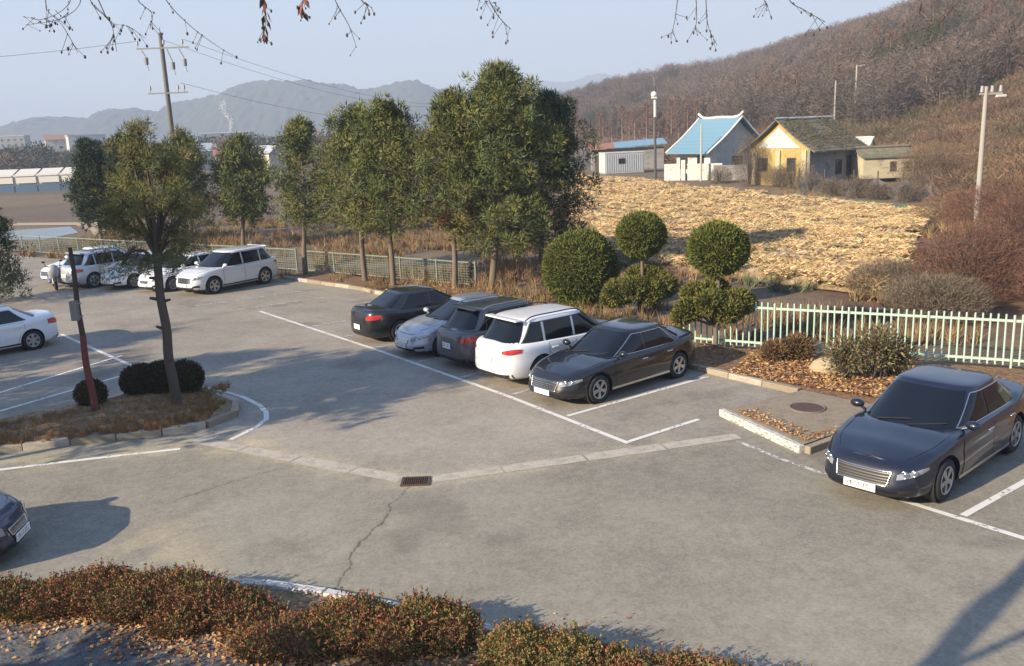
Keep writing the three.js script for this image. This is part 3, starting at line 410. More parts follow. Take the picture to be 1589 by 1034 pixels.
{
  const m = thing('motorbike', 'dark motorbike parked head-on at the end of the far row', 'motorbike', [-20.9, 0, -40.7], Math.atan2(-.85, .5));
  const dark = mat(C(.02, .02, .022), .5), fair = mat(C(.3, .31, .33), .4);
  for (const x of [.68, -.62]) { const w = new THREE.Group(); w.name = 'wheel'; w.position.set(x, .31, 0); m.add(w); part('tyre', new THREE.TorusGeometry(.25, .065, 10, 28), rubber, w); part('rim', new THREE.TorusGeometry(.18, .02, 6, 24), alloy, w); for (let k = 0; k < 6; k++) part('spoke', bar(V(0, 0, 0), V(Math.cos(k * Math.PI / 3) * .18, Math.sin(k * Math.PI / 3) * .18, 0), .012), alloy, w); }
  part('fairing', new THREE.SphereGeometry(1, 20, 14).scale(.2, .34, .26).translate(.52, .82, 0), fair, m);
  part('tank', new THREE.SphereGeometry(1, 18, 12).scale(.34, .17, .17).translate(.1, .84, 0), dark, m);
  part('seat', rbox(.7, .12, .26, .05, -.42, .82, 0), rubber, m);
  part('engine', rbox(.48, .36, .3, .06, .06, .48, 0), dark, m);
  part('fork', merge([bar(V(.68, .31, -.09), V(.42, 1.02, -.09), .03), bar(V(.68, .31, .09), V(.42, 1.02, .09), .03)]), alloy, m);
  part('handlebar', merge([bar(V(.36, 1.08, -.36), V(.42, 1.04, 0), .018), bar(V(.42, 1.04, 0), V(.36, 1.08, .36), .018)]), dark, m);
  for (const s of [-1, 1]) part('mirror', merge([bar(V(.38, 1.08, s * .28), V(.36, 1.26, s * .34), .012), plain(new THREE.SphereGeometry(1, 12, 8).scale(.02, .045, .08).translate(.36, 1.28, s * .36))]), dark, m);
  part('exhaust', bar(V(.1, .3, .18), V(-.75, .42, .2), .05, .06, 10), alloy, m);
}

// ---------- foliage tools ----------
class Leaves {                                                    // collects small coloured faces into one mesh
  constructor(seed) { this.r = rng(seed); this.P = []; this.K = []; }
  blade(x, y, z, dx, dy, dz, len, wid, c, kite) {
    const r = this.r; let ax = r() - .5, ay = r() - .5, az = r() - .5; let sx = dy * az - dz * ay, sy = dz * ax - dx * az, sz = dx * ay - dy * ax; const l = Math.hypot(sx, sy, sz) || 1; sx *= wid / l; sy *= wid / l; sz *= wid / l;
    const ex = x + dx * len, ey = y + dy * len, ez = z + dz * len;
    if (kite) { const mx = x + dx * len * .45, my = y + dy * len * .45, mz = z + dz * len * .45; this.P.push(x, y, z, mx + sx, my + sy, mz + sz, ex, ey, ez, x, y, z, ex, ey, ez, mx - sx, my - sy, mz - sz); for (let k = 0; k < 6; k++) this.K.push(c[0], c[1], c[2]); }
    else { this.P.push(x - sx, y - sy, z - sz, x + sx, y + sy, z + sz, ex, ey, ez); for (let k = 0; k < 3; k++) this.K.push(c[0], c[1], c[2]); }
  }
  dir() { const r = this.r, u = r() * 2 - 1, a = r() * Math.PI * 2, s = Math.sqrt(1 - u * u); return [Math.cos(a) * s, u, Math.sin(a) * s]; }
  clump(x, y, z, rad, n, len, wid, col, kite, up = 0) {
    const r = this.r, v = .75 + r() * .5, c = [col[0] * v * (.9 + .2 * r()), col[1] * v, col[2] * v * (.85 + .3 * r())];
    for (let k = 0; k < n; k++) { const d = this.dir(), q = rad * Math.cbrt(r()) * .75, e = this.dir(); let vx = d[0] + e[0] * .6, vy = d[1] + e[1] * .6 + up, vz = d[2] + e[2] * .6; const l = Math.hypot(vx, vy, vz) || 1; const w = .8 + .4 * r(); this.blade(x + d[0] * q, y + d[1] * q, z + d[2] * q, vx / l, vy / l, vz / l, len * (.7 + .6 * r()), wid, [c[0] * w, c[1] * w, c[2] * w], kite); }
  }
  geo() { const g = new THREE.BufferGeometry(); g.setAttribute('position', new THREE.Float32BufferAttribute(this.P, 3)); g.setAttribute('color', new THREE.Float32BufferAttribute(this.K, 3)); g.computeVertexNormals(); return g; }
}
const leafM = new THREE.MeshPhysicalMaterial({ vertexColors: true, roughness: .9, specularIntensity: .3, side: THREE.DoubleSide });
const barkTex = texture(256, 256, (u, v, o) => { const n = tf(u, v * .5, 16), m = tnoise(u, v, 64); const k = .5 + .6 * n + .35 * (m - .5); o[0] = .17 * k; o[1] = .13 * k; o[2] = .10 * k; });
const bark = new THREE.MeshStandardMaterial({ color: C(.15, .118, .092), roughness: 1, bumpMap: lumpy, bumpScale: .03 });
const barkDark = new THREE.MeshStandardMaterial({ color: C(.085, .068, .056), roughness: 1, bumpMap: lumpy, bumpScale: .03 });
const GREENS = [[.125, .14, .042], [.09, .112, .04], [.155, .155, .048], [.10, .12, .054]], DARKG = [[.038, .056, .034], [.050, .068, .036], [.062, .076, .032]];
function conifer(label, pos, H, base, R, seed, o = {}) {
  const t = thing('conifer_tree', label, 'tree', [pos[0], 0, pos[1]], 0, o.group), r = rng(seed), L = new Leaves(seed + 5), pal = o.pal || GREENS, limbs = [];
  const tr = o.tr || .13, lean = o.lean || [0, 0], tx = y => lean[0] * y / H + .05 * Math.sin(y * 1.3 + seed), tz = y => lean[1] * y / H + .05 * Math.cos(y * 1.1 + seed);
  const tp = []; for (let k = 0; k <= 6; k++) { const y = H * .92 * k / 6; tp.push(V(tx(y), y - (k ? 0 : .1), tz(y))); }
  part('trunk', limb(tp, tr, .02, 9), o.bark || bark, t);
  const prof = s => Math.pow(Math.sin(Math.PI * Math.min(1, .13 + .87 * Math.pow(s, .68))), .85);        // s: 0 crown base .. 1 top
  const nB = o.nB || 95, pc = o.clumps || 6, nl = o.leaves || 46, len = o.len || .2, wid = o.wid || .021;
  for (let k = 0; k < nB; k++) {
    const s = Math.pow((k + r()) / nB, .9), y0 = lerp(base, H * .97, s), a = k * 2.39996 + r() * .7, lump = .48 + .98 * vnoise(a * 1.5 + seed * 3.1, s * 6), rad = R * prof(s) * lump * (.85 + .3 * r()) + .12;
    const rise = lerp(-.12, .75, s) * rad + (r() - .4) * .35, ox = tx(y0), oz = tz(y0), dx = Math.cos(a), dz = Math.sin(a), sx = o.sx || 1;
    if (k % 2 === 0) limbs.push(bar(V(ox, y0, oz), V(ox + dx * rad * .8 * sx, y0 + rise * .7, oz + dz * rad * .8), .03 * (1 - s) + .014, .008, 5));
    for (let c = 0; c < pc; c++) { const f = .28 + .76 * Math.sqrt((c + r()) / pc), q = .22 * (1 + r()); if (vnoise(dx * rad * f * 1.6 + seed * 7, (y0 + dz * rad * f) * 1.5) < .27) continue; L.clump(ox + dx * rad * f * sx + (r() - .5) * q * 2, y0 + rise * f + (r() - .5) * q * 2, oz + dz * rad * f + (r() - .5) * q * 2, .26 + .14 * r(), nl, len, wid, pal[Math.floor(r() * pal.length)], false, .35); }
  }
  for (let k = 0; k < (o.tips || 9); k++) { const a = r() * 6.3, q = r() * R * .42, y = H * (.96 - .10 * q) + .1; for (let c = 0; c < 4; c++) L.clump(tx(H) + Math.cos(a) * q, y + c * .14 * (.6 + .8 * r()), tz(H) + Math.sin(a) * q, .17 - c * .03, Math.round(nl * .5), len, wid, pal[Math.floor(r() * pal.length)], false, .9); }
  if (o.brown) for (const [bx, by, bz] of o.brown) for (let c = 0; c < 4; c++) L.clump(bx + (r() - .5) * .5, by + (r() - .5) * .3, bz + (r() - .5) * .3, .25, nl, len, wid, [.17, .075, .03], false, -.2);
  part('limbs', merge(limbs), o.bark || bark, t);
  part('crown', L.geo(), leafM, t);
  return t;
}
const ROWT = 'evergreens along the back of the car park', LEFTT = 'evergreens beyond the far fence';
conifer('tallest evergreen of the row, on the side of the round clipped bush', [-.7, -36.0], 8.5, 1.7, 2.15, 11, { group: ROWT, nB: 165, clumps: 6, tr: .16, lean: [.7, -.3] });
conifer('spreading evergreen whose dark crown leans behind the tallest tree', [1.3, -38.2], 7.4, 1.6, 1.9, 12, { group: ROWT, nB: 130, clumps: 6, pal: [[.065, .085, .042], [.085, .105, .045], [.055, .075, .04]], tr: .14, lean: [.5, 0] });
conifer('evergreen with a patch of rusty needles above its bare trunk, beside the tallest tree', [-2.3, -36.1], 7.6, 2.7, 1.55, 13, { group: ROWT, nB: 100, clumps: 5, lean: [.35, 0], brown: [[.5, 3.2, .7], [.8, 3.4, .6], [-.2, 3.0, .8]], pal: [[.135, .142, .045], [.11, .12, .04], [.085, .10, .04]] });
conifer('slim trunked evergreen of the middle pair, nearer the tallest tree', [-4.95, -37.1], 7.5, 2.6, 1.5, 14, { group: ROWT, nB: 112, clumps: 5, lean: [.3, 0] });
conifer('evergreen of the middle pair nearer the white cars', [-6.35, -38.6], 7.2, 2.55, 1.5, 15, { group: ROWT, nB: 100, clumps: 5, brown: [[.2, 3.6, .9]], lean: [.2, 0] });
conifer('evergreen standing right behind the tail of the pearl sport utility car', [-9.5, -41.3], 6.8, 2.6, 1.2, 16, { group: ROWT, nB: 90, clumps: 5, lean: [.4, 0] });
conifer('short rounded evergreen behind the roof of the pearl sport utility car', [-16.0, -54.0], 6.2, 1.9, 1.35, 17, { group: LEFTT, nB: 100, len: .26, wid: .03, lean: [.4, 0] });
conifer('evergreen seen through the forked branches of the island tree', [-18.9, -53.5], 6.6, 2.2, 1.1, 18, { group: LEFTT, nB: 85, len: .26, wid: .03 });
conifer('evergreen half hidden behind the island tree crown', [-23.9, -57.3], 6.6, 2.2, 1.15, 19, { group: LEFTT, nB: 85, len: .26, wid: .03, pal: DARKG });
conifer('slim dark evergreen standing beyond the red post', [-26.2, -57.6], 6.4, 1.7, 1.1, 20, { group: LEFTT, nB: 85, len: .26, wid: .03, pal: DARKG });
conifer('low dark evergreen cut off by the photo edge, above the white sedan', [-21.75, -37.2], 3.9, .3, 1.25, 21, { nB: 80, pal: DARKG, len: .16 });
// evergreens beside the car park, outside the picture, whose shadows reach into it
conifer('evergreen beside the car park casting shade on the bays', [-17.4, -15.2], 8.2, 2.8, 2.1, 22, { nB: 110, clumps: 5, leaves: 24, len: .34, wid: .05 });
conifer('evergreen beside the car park casting shade behind the island', [-22.8, -15.8], 7.8, 1.6, 2.4, 23, { nB: 90, clumps: 5, leaves: 24, len: .34, wid: .06 });
conifer('evergreen beside the car park nearest the white sedan', [-26.5, -19.8], 7.4, 1.6, 2.2, 24, { nB: 80, clumps: 5, leaves: 24, len: .34, wid: .05 });
conifer('young evergreen beside the walkway', [-10.9, -5.0], 2.9, .3, 1.7, 25, { nB: 90, clumps: 5, leaves: 24, len: .34, wid: .06 });

conifer('tall thin evergreen beside the car park, next to the shading one', [-15.2, -14.4], 8.6, 4.4, 1.8, 27, { nB: 100, clumps: 4, leaves: 22, len: .34, wid: .05 });
conifer('young evergreen at the end of the walkway', [-7.3, -4.5], 3.1, .3, 1.6, 26, { nB: 80, clumps: 5, leaves: 24, len: .34, wid: .06 });
// the pruned pine on the island
{
  const t = thing('pine_tree', 'tall pruned pine on the planted island with a forked top and bare wavy trunk', 'tree', [-8.05, .1, -20.44]), r = rng(31), L = new Leaves(32);
  part('trunk', limb([V(0, -.15, 0), V(0, .5, 0), V(-.04, 1.2, .02), V(-.01, 1.9, 0), V(-.05, 2.7, .02), V(-.02, 3.5, 0), V(-.02, 3.9, 0)], .125, .085, 12), barkDark, t);
  for (const [y, a] of [[1.15, 1], [1.9, 3.6], [2.55, 0.2], [2.6, 3.1], [3.1, 2]]) part('branch_stub', bar(V(-.06, y, 0), V(-.06 + Math.cos(a) * .24, y + .05, Math.sin(a) * .24), .05, .03, 7), barkDark, t);
  const ends = [[-.95, 5.0, .1], [-.5, 5.6, -.3], [.05, 6.2, 0], [.75, 5.7, .2], [1.2, 5.2, -.1], [.3, 4.9, .9], [-.2, 4.7, -.9], [-.8, 4.45, .5], [.9, 4.6, -.6], [-.35, 6.1, .2], [.5, 6.0, -.4], [1.0, 4.4, .3], [-.9, 4.2, -.2], [-1.15, 3.65, .3], [1.0, 3.6, .4], [-.6, 3.45, -.7], [.5, 3.9, -.9], [0, 6.55, .1]];
  const lm = [];
  for (const e0 of ends) {
    const e = [e0[0] * .74, e0[1], e0[2] * .8];
    const mid = V(e[0] * .42 + (r() - .5) * .2, lerp(3.7, e[1], .5) + .1, e[2] * .45 + (r() - .5) * .2); lm.push(limb([V(-.02, Math.min(3.6, e[1] - .25), 0), mid, V(...e)], .055, .016, 7));
    for (let k = 0; k < 7; k++) { const f = .55 + r() * .5, px = lerp(mid.x, e[0], f) + (r() - .5) * .8, py = lerp(mid.y, e[1], f) + (r() - .45) * .75, pz = lerp(mid.z, e[2], f) + (r() - .5) * .9; lm.push(bar(V(lerp(mid.x, e[0], f * .8), lerp(mid.y, e[1], f * .8), lerp(mid.z, e[2], f * .8)), V(px, py, pz), .014, .006, 4)); for (let c = 0; c < 3; c++) L.clump(px + (r() - .5) * .4, py + (r() - .5) * .3, pz + (r() - .5) * .4, .15 + .07 * r(), 60, .12, .008, [[.165, .165, .058], [.13, .14, .056], [.19, .168, .08], [.105, .12, .055]][Math.floor(r() * 4)], false, .5); }
  }
  part('limbs', merge(lm), barkDark, t); part('crown', L.geo(), leafM, t);
}
// clipped bushes
const core = mat(C(.107, .122, .030), 1);
function clipped(L, x, y, z, rx, ry, rz, n, pal, seed, rough = .06, len = .085, wid = .02, pal2) {
  const r = L.r; for (let k = 0; k < n; k++) { const d = L.dir(), q = 1 - rough * r() * 2 + .16 * (fbm(d[0] * 2.2 + seed, d[1] * 2.2 + d[2] * 1.7, 3) - .5), pl = pal2 && fbm((x + d[0] * rx) * 2.6 + seed * .1, (z + d[2] * rz) * 2.6 + d[1], 3) > .58 ? pal2 : pal, c = pl[Math.floor(r() * pl.length)], v = .7 + .6 * r(), e = L.dir(); let vx = d[0] + e[0] * .7, vy = d[1] + e[1] * .7 + .3, vz = d[2] + e[2] * .7; const l = Math.hypot(vx, vy, vz); L.blade(x + d[0] * rx * q, y + d[1] * ry * q, z + d[2] * rz * q, vx / l, vy / l, vz / l, len * (.6 + .8 * r()), wid, [c[0] * v, c[1] * v, c[2] * v], true); }
}
const lumpSphere = (rx, ry, rz, x, y, z, seed) => { const g = new THREE.IcosahedronGeometry(1, 4), p = g.attributes.position; for (let i = 0; i < p.count; i++) { const a = p.getX(i), b = p.getY(i), c = p.getZ(i), q = .90 + .16 * (fbm(a * 2.2 + seed, b * 2.2 + c * 1.7, 3) - .5); p.setXYZ(i, a * rx * q, b * ry * q, c * rz * q); } g.computeVertexNormals(); return g.translate(x, y, z); };
const OLIVE = [[.120, .135, .030], [.092, .115, .028], [.145, .148, .036], [.07, .092, .026]];
{
  const b = thing('clipped_bush', 'large egg shaped clipped evergreen bush behind the white sport utility car', 'bush', [2.52, .05, -31.5]), L = new Leaves(41);
  clipped(L, 0, 1.3, 0, 1.36, 1.32, 1.34, 30000, OLIVE, 1.3, .07, .1, .022); clipped(L, 0, 1.3, 0, 1.40, 1.36, 1.38, 700, OLIVE, 1.3, .03, .2, .014); part('core', lumpSphere(1.34, 1.30, 1.32, 0, 1.3, 0, 1.3), core, b); part('foliage', L.geo(), leafM, b); part('trunk', limb([V(0, -.2, 0), V(.02, .3, 0), V(0, 1, 0)], .1, .08), bark, b);
}
function topiary(label, pos, ballY, ballR, cx, low, fork, seed) {
  const t = thing('topiary_tree', label, 'topiary tree', [pos[0], .08, pos[1]], 0, 'topiary trees by the fence'), L = new Leaves(seed), M = new Leaves(seed + 1), cores = [], r = rng(seed), lm = [];
  clipped(L, cx, ballY, 0, ballR[0], ballR[1], ballR[0], 18000, OLIVE, seed, .085, .09, .018); clipped(L, cx, ballY, 0, ballR[0] * 1.03, ballR[1] * 1.03, ballR[0] * 1.03, 420, OLIVE, seed, .03, .18, .012); part('core', lumpSphere(ballR[0] * .97, ballR[1] * .97, ballR[0] * .97, cx, ballY, 0, seed), core, t);
  part('ball_crown', L.geo(), leafM, t);
  for (const [x, y, z, q] of low) { clipped(M, x, y, z, q, q * .8, q, Math.round(8000 * q * q / .2), [[.14, .14, .036], [.105, .115, .03], [.17, .148, .04], [.075, .092, .03]], seed + x, .3, .12, .02); cores.push(lumpSphere(q * .62, q * .46, q * .62, x, y, z, seed + x)); lm.push(limb([V(fork.x, fork.y, fork.z), V(x * .5, lerp(fork.y, y, .5) + .05, z * .5), V(x, y, z)], .045, .02, 6)); }
  part('core', merge(cores), core, t); part('lower_crown', M.geo(), leafM, t);
  part('trunk', limb([V(0, -.2, 0), V(.03, .35, 0), V(fork.x, fork.y, fork.z), V(fork.x + .06, fork.y + .5, 0), V(cx, ballY, 0)], .085, .045, 8), bark, t); part('limbs', merge(lm), bark, t);
}
topiary('two tier topiary next to the egg shaped bush, narrower lower crown', [4.3, -29.4], 2.62, [.80, .72], .08, [[-.7, .78, .2, .5], [.72, .9, .0, .52], [-.25, .95, .5, .45], [.3, .75, .5, .42], [.05, 1.2, -.4, .4], [-.95, .55, 0, .32], [.5, 1.25, -.2, .36]], V(.05, .75, 0), 45);
topiary('two tier topiary at the end of the green fence, bare legs under its lower crown', [5.62, -24.1], 2.78, [.79, .70], .06, [[-.72, 1.18, .1, .36], [.6, 1.3, .05, .42], [-.25, 1.38, .4, .38], [.25, 1.15, .45, .36], [.05, 1.55, -.35, .4], [-.5, 1.5, -.2, .38], [.85, 1.22, -.1, .28], [-.95, .95, .1, .24]], V(.02, .62, 0), 46);
// island bushes
const BROWNG = [[.055, .050, .026], [.075, .055, .030], [.045, .050, .024], [.095, .062, .034]];
function shrub(name, label, pos, lobes, pal, seed, o = {}) {
  const t = thing(name, label, o.cat || 'shrub', [pos[0], o.y === undefined ? .1 : o.y, pos[1]], 0, o.group), L = new Leaves(seed), st = [], r = rng(seed);
  for (const [x, y, z, rx, ry, rz] of lobes) {
    clipped(L, x, y, z, rx, ry, rz, Math.round((o.n || 9000) * rx * rz / .25), pal, seed + x, o.rough || .14, o.len || .06, o.wid || .015, o.pal2);
    if (o.sprigs) for (let k = 0; k < o.sprigs; k++) { const d = L.dir(); if (d[1] < -.1) continue; const c = pal[Math.floor(r() * pal.length)], h = .05 + .09 * r(), px = x + d[0] * rx * .97, py = y + d[1] * ry * .97, pz = z + d[2] * rz * .97, ux = d[0] * .6 + (r() - .5) * .5, uz = d[2] * .6 + (r() - .5) * .5; st.push(bar(V(px, py, pz), V(px + ux * h, py + h, pz + uz * h), .0025, .0015, 3)); for (let q = 0; q < 9; q++) { const f = .25 + .75 * r(), e = L.dir(); L.blade(px + ux * h * f, py + h * f, pz + uz * h * f, e[0], e[1], e[2], .034, .0105, c.map(w => w * (.8 + .4 * r())), true); } }
    for (let k = 0; k < (o.stems || 7); k++) { const d = L.dir(); st.push(bar(V(x * .9 + (r() - .5) * rx * .4, -.08, z * .9 + (r() - .5) * rz * .4), V(x + d[0] * rx * .9, y + Math.abs(d[1]) * ry * .9, z + d[2] * rz * .9), .012, .005, 4)); }
  }
  if (o.core !== 0) part('core', merge(lobes.map(([x, y, z, rx, ry, rz]) => lumpSphere(rx * .84, ry * .84, rz * .84, x, y, z, seed))), mat(C(...[0, 1, 2].map(q => pal.reduce((a, c) => a + c[q], 0) / pal.length)), 1), t);
  part('stems', merge(st), barkDark, t); part('foliage', L.geo(), leafM, t); return t;
}
shrub('shrub', 'small round brown bush at the foot of the red post', [-10.2, -20.75], [[0, .32, 0, .36, .34, .34]], BROWNG, 51);
shrub('hedge', 'boxy clipped dark hedge behind the island pine', [-8.75, -21.55], [[-.55, .38, 0, .5, .42, .42], [0, .40, -.05, .55, .44, .42], [.55, .40, -.05, .45, .43, .4]], BROWNG, 52, { cat: 'hedge' });
// shrubs in the leafy bed by the fence
shrub('shrub', 'loose green and brown shrub against the mint fence, behind the navy sedan', [8.45, -20.6], [[-.5, .55, 0, .55, .5, .5], [.2, .75, .1, .6, .6, .5], [.75, .5, -.1, .5, .45, .45]], [[.12, .12, .05], [.16, .12, .065], [.09, .10, .04], [.2, .14, .08]], 53, { rough: .55, n: 1700, len: .10, wid: .02, core: 0, stems: 40 });
shrub('shrub', 'dry brown tussock between the end topiary and the pale stone', [7.15, -22.5], [[-.3, .22, 0, .4, .3, .35], [.3, .28, -.1, .42, .36, .35]], [[.20, .12, .06], [.16, .10, .05], [.12, .09, .045]], 54, { rough: .4, n: 5000, len: .14, wid: .012, core: 0 });
{ const g = new THREE.IcosahedronGeometry(1, 4), p = g.attributes.position; for (let i = 0; i < p.count; i++) { const a = p.getX(i), b = p.getY(i), c = p.getZ(i), q = 1 + .35 * (fbm(a * 1.4 + 5, b * 1.4 + c, 3) - .5); p.setXYZ(i, a * .52 * q, Math.max(b * .30 * q, -.1), c * .38 * q); } g.computeVertexNormals(); g.translate(7.85, .15, -21.35); solo('stone', g, mat(C(.36, .30, .20), .95, { bumpMap: lumpy, bumpScale: .04 }), 'pale flat boulder lying in the leaf bed by the fence', 'stone'); }
// front hedge of small leaved shrubs
const REDL = [[.25, .085, .05], [.19, .075, .045], [.14, .115, .045], [.30, .14, .065], [.17, .14, .05], [.11, .09, .04]], OLIVEL = [[.19, .16, .05], [.145, .14, .045], [.25, .16, .06], [.11, .115, .04], [.24, .11, .05]];
const HED = 'low shrubs of the front hedge', ho = { group: HED, pal2: OLIVEL, sprigs: 190, rough: .26, n: 17000, len: .036, wid: .0105, y: .07 };
shrub('shrub', 'low shrub in the near corner beside the dark blue car', [-7.4, -11.15], [[-1.2, .15, 0, .7, .22, .42], [-.3, .17, -.05, .6, .24, .4], [.35, .15, 0, .5, .22, .38], [.75, .11, .1, .4, .17, .36]], REDL, 61, ho);
shrub('shrub', 'long reddish mounded shrub, widest of the front hedge', [-4.9, -11.0], [[-1.35, .16, -.1, .45, .24, .42], [-.85, .21, -.15, .5, .28, .5], [-.3, .2, .05, .55, .29, .5], [.25, .21, 0, .5, .27, .48], [.7, .18, .2, .48, .25, .46], [1.15, .14, .38, .45, .21, .40], [.5, .10, .55, .45, .18, .33], [1.5, .10, .6, .4, .16, .36]], REDL, 62, ho);
shrub('shrub', 'rust coloured shrub left of the dark gap in the front hedge', [-1.85, -10.0], [[-1.25, .11, .1, .48, .18, .4], [-.75, .17, .12, .5, .24, .44], [-.3, .22, 0, .6, .29, .5], [.25, .19, .18, .5, .26, .46], [.6, .21, .02, .48, .26, .46], [.95, .18, .12, .38, .25, .40]], REDL, 63, ho);
shrub('shrub', 'olive yellow shrub right of the dark gap in the front hedge', [.12, -9.25], [[-.2, .2, -.05, .46, .29, .43], [.3, .18, .08, .5, .24, .42], [.75, .12, .2, .42, .18, .38]], OLIVEL, 64, ho);
shrub('shrub', 'low dark red shrub touching the bottom edge of the photo', [1.35, -8.85], [[-.3, .13, 0, .5, .19, .4], [.35, .12, .05, .45, .18, .4]], REDL, 65, ho);
shrub('shrub', 'last reddish shrub of the front hedge toward the navy sedan', [2.55, -8.35], [[-.4, .19, 0, .5, .27, .42], [.3, .15, .1, .45, .22, .4]], REDL, 66, ho);

// ---------- fences ----------
const mint = new THREE.MeshStandardMaterial({ color: C(.38, .52, .44), roughness: .6 });
const mintDull = mat(C(.17, .21, .18), .85);
function picketFence(label, pts, h, gap, group) {
  const f = thing('picket_fence', label, 'fence', [0, 0, 0], 0, group), pk = new THREE.CylinderGeometry(.024, .024, h - .04, 7).translate(0, (h - .12) / 2 + .12, 0), cap = new THREE.CylinderGeometry(.03, .03, h + .12, 8).translate(0, (h + .12) / 2 - .1, 0);
  for (let s = 0; s < pts.length - 1; s++) {
    const a = pts[s], b = pts[s + 1], L = Math.hypot(b[0] - a[0], b[1] - a[1]), n = Math.max(1, Math.round(L / 2)), turn = Math.atan2(-(b[1] - a[1]), b[0] - a[0]);
    for (let k = 0; k < n; k++) {
      const x0 = lerp(a[0], b[0], k / n), z0 = lerp(a[1], b[1], k / n), w = L / n, y = .08, q = (d, o) => [x0 + Math.cos(turn) * d, y, z0 - Math.sin(turn) * d];
      const p = part('post', cap, mint, f); p.position.set(x0, y, z0);
      for (const ry of [.2, h - .12]) { const r = part('rail', new THREE.BoxGeometry(w - .07, .06, .035), mint, f); r.position.set(...q(w / 2)); r.position.y = y + ry; r.rotation.y = turn; }
      const m = Math.round(w / gap); for (let i = 1; i < m; i++) { const c = part('picket', pk, mint, f); c.position.set(...q(w * i / m)); c.rotation.z = ((i * 31 + k * 7) % 5 - 2) * .004; }
    }
    if (s === pts.length - 2) { const p = part('post', cap, mint, f); p.position.set(b[0], .08, b[1]); }
  }
  return f;
}
picketFence('mint green tubular picket fence along the leaf bed behind the navy sedan', [[4.9, -24.8], [7.1, -23.55], [13.8, -20.1], [17, -18.6]], 1.30, .17);
function farFence(label, a, b, h, group) {
  const f = thing('mesh_fence', label, 'fence', [0, 0, 0], 0, group), L = Math.hypot(b[0] - a[0], b[1] - a[1]), n = Math.round(L / 2), turn = Math.atan2(-(b[1] - a[1]), b[0] - a[0]);
  const bars = []; for (let i = 1; i < 14; i++) bars.push(box(.014, h - .2, .014, 2 * i / 14 * L / n / 2, (h - .2) / 2 + .1, 0)); for (let i = 1; i < 8; i++) bars.push(box(L / n - .06, .012, .012, L / n / 2, .1 + (h - .2) * i / 8, .012)); const net = merge(bars);
  for (let k = 0; k <= n; k++) { const x = lerp(a[0], b[0], k / n), z = lerp(a[1], b[1], k / n), y = groundY(x, z) + .06; const p = part('post', box(.06, h + .05, .06, 0, h / 2, 0), mintDull, f); p.position.set(x, y, z); p.rotation.y = turn; if (k < n) { for (const ry of [.1, h - .04]) { const r = part('rail', box(L / n - .06, .05, .04, L / n / 2, ry, 0), mintDull, f); r.position.set(x, y, z); r.rotation.y = turn; } const m = part('net', net, mintDull, f); m.position.set(x, y, z); m.rotation.y = turn; m.userData.kind = 'stuff'; } }
}
farFence('pale green mesh fence behind the trunks of the evergreen row', [-9.9, -42.9], [-1.4, -36.4], 1.05, 'far mesh fences');
farFence('pale green mesh fence behind the far row of white cars', [-34, -58.6], [-10.3, -43.1], 1.1, 'far mesh fences');

// ---------- posts and poles ----------
{
  const p = thing('wooden_post', 'weathered reddish wooden post with a small grey box, standing on the island', 'post', [-9.86, .1, -20.1]), red = mat(C(.16, .045, .035), .9, { bumpMap: lumpy, bumpScale: .02 }), worn = mat(C(.075, .052, .045), 1, { bumpMap: lumpy, bumpScale: .02 });
  part('lower_shaft', limb([V(.05, -.15, 0), V(.03, .5, 0), V(-.02, 1.2, 0), V(0, 1.9, 0)], .085, .07, 9), red, p).userData.label = 'red painted lower shaft';
  part('upper_shaft', limb([V(0, 1.85, 0), V(-.02, 2.6, 0), V(.01, 3.3, 0), V(0, 3.92, 0)], .066, .045, 9), worn, p);
  part('foot', new THREE.CylinderGeometry(.1, .12, .3, 12).translate(.05, .03, 0), worn, p);
  part('junction_box', rbox(.17, .46, .14, .02, -.06, 2.5, .08), mat(C(.20, .20, .19), .6), p);
  part('strap', merge([new THREE.TorusGeometry(.075, .012, 6, 16).rotateX(Math.PI / 2).translate(-.01, 2.35, 0), new THREE.TorusGeometry(.075, .012, 6, 16).rotateX(Math.PI / 2).translate(-.01, 2.65, 0)]), alloy, p);
}
const concPole = mat(C(.33, .31, .28), .9), steelGrey = mat(C(.20, .21, .21), .6, { metalness: .3 }), porcelain = mat(C(.30, .31, .32), .4);
function pole(label, pos, H, r, parts, m = concPole, name = 'utility_pole', cat = 'pole') { const y = groundY(pos[0], pos[1]); const t = thing(name, label, cat, [pos[0], y - .2, pos[1]]); part('shaft', new THREE.CylinderGeometry(r * .62, r, H + .2, 12).translate(0, (H + .2) / 2, 0), m, t); parts && parts(t); return t; }
pole('tall utility pole with two crossarms and hanging insulators, rising behind the island pine', [-25.3, -70], 14.5, .24, t => {
  for (const [y, w] of [[13.6, 3.9], [10.35, 3.0]]) { const a = part('crossarm', box(w, .1, .09, .1, y, .12), steelGrey, t); for (const x of y > 12 ? [-1.75, .2, 1.6] : [-1.2, .9, 1.35]) part('insulator', merge([bar(V(x, y + .05, .12), V(x, y + .3, .12), .03), new THREE.CylinderGeometry(.07, .1, .3, 8).translate(x, y + .42, .12)]), porcelain, a); }
  for (const [x, y] of [[-1.2, 12.7], [.75, 12.3], [1.65, 12.5]]) { part('cutout', merge([bar(V(x < 0 ? -1.5 : x - .35, 13.5, .12), V(x, y + .3, .2), .04), new THREE.CylinderGeometry(.15, .15, .5, 10).translate(x, y, .2), bar(V(x, y, .2), V(x + .12, y - .7, .2), .025)]), steelGrey, t); }
  part('top_pin', bar(V(0, 14.4, 0), V(0, 15.1, 0), .03), steelGrey, t);
}, mat(C(.13, .125, .12), .85));
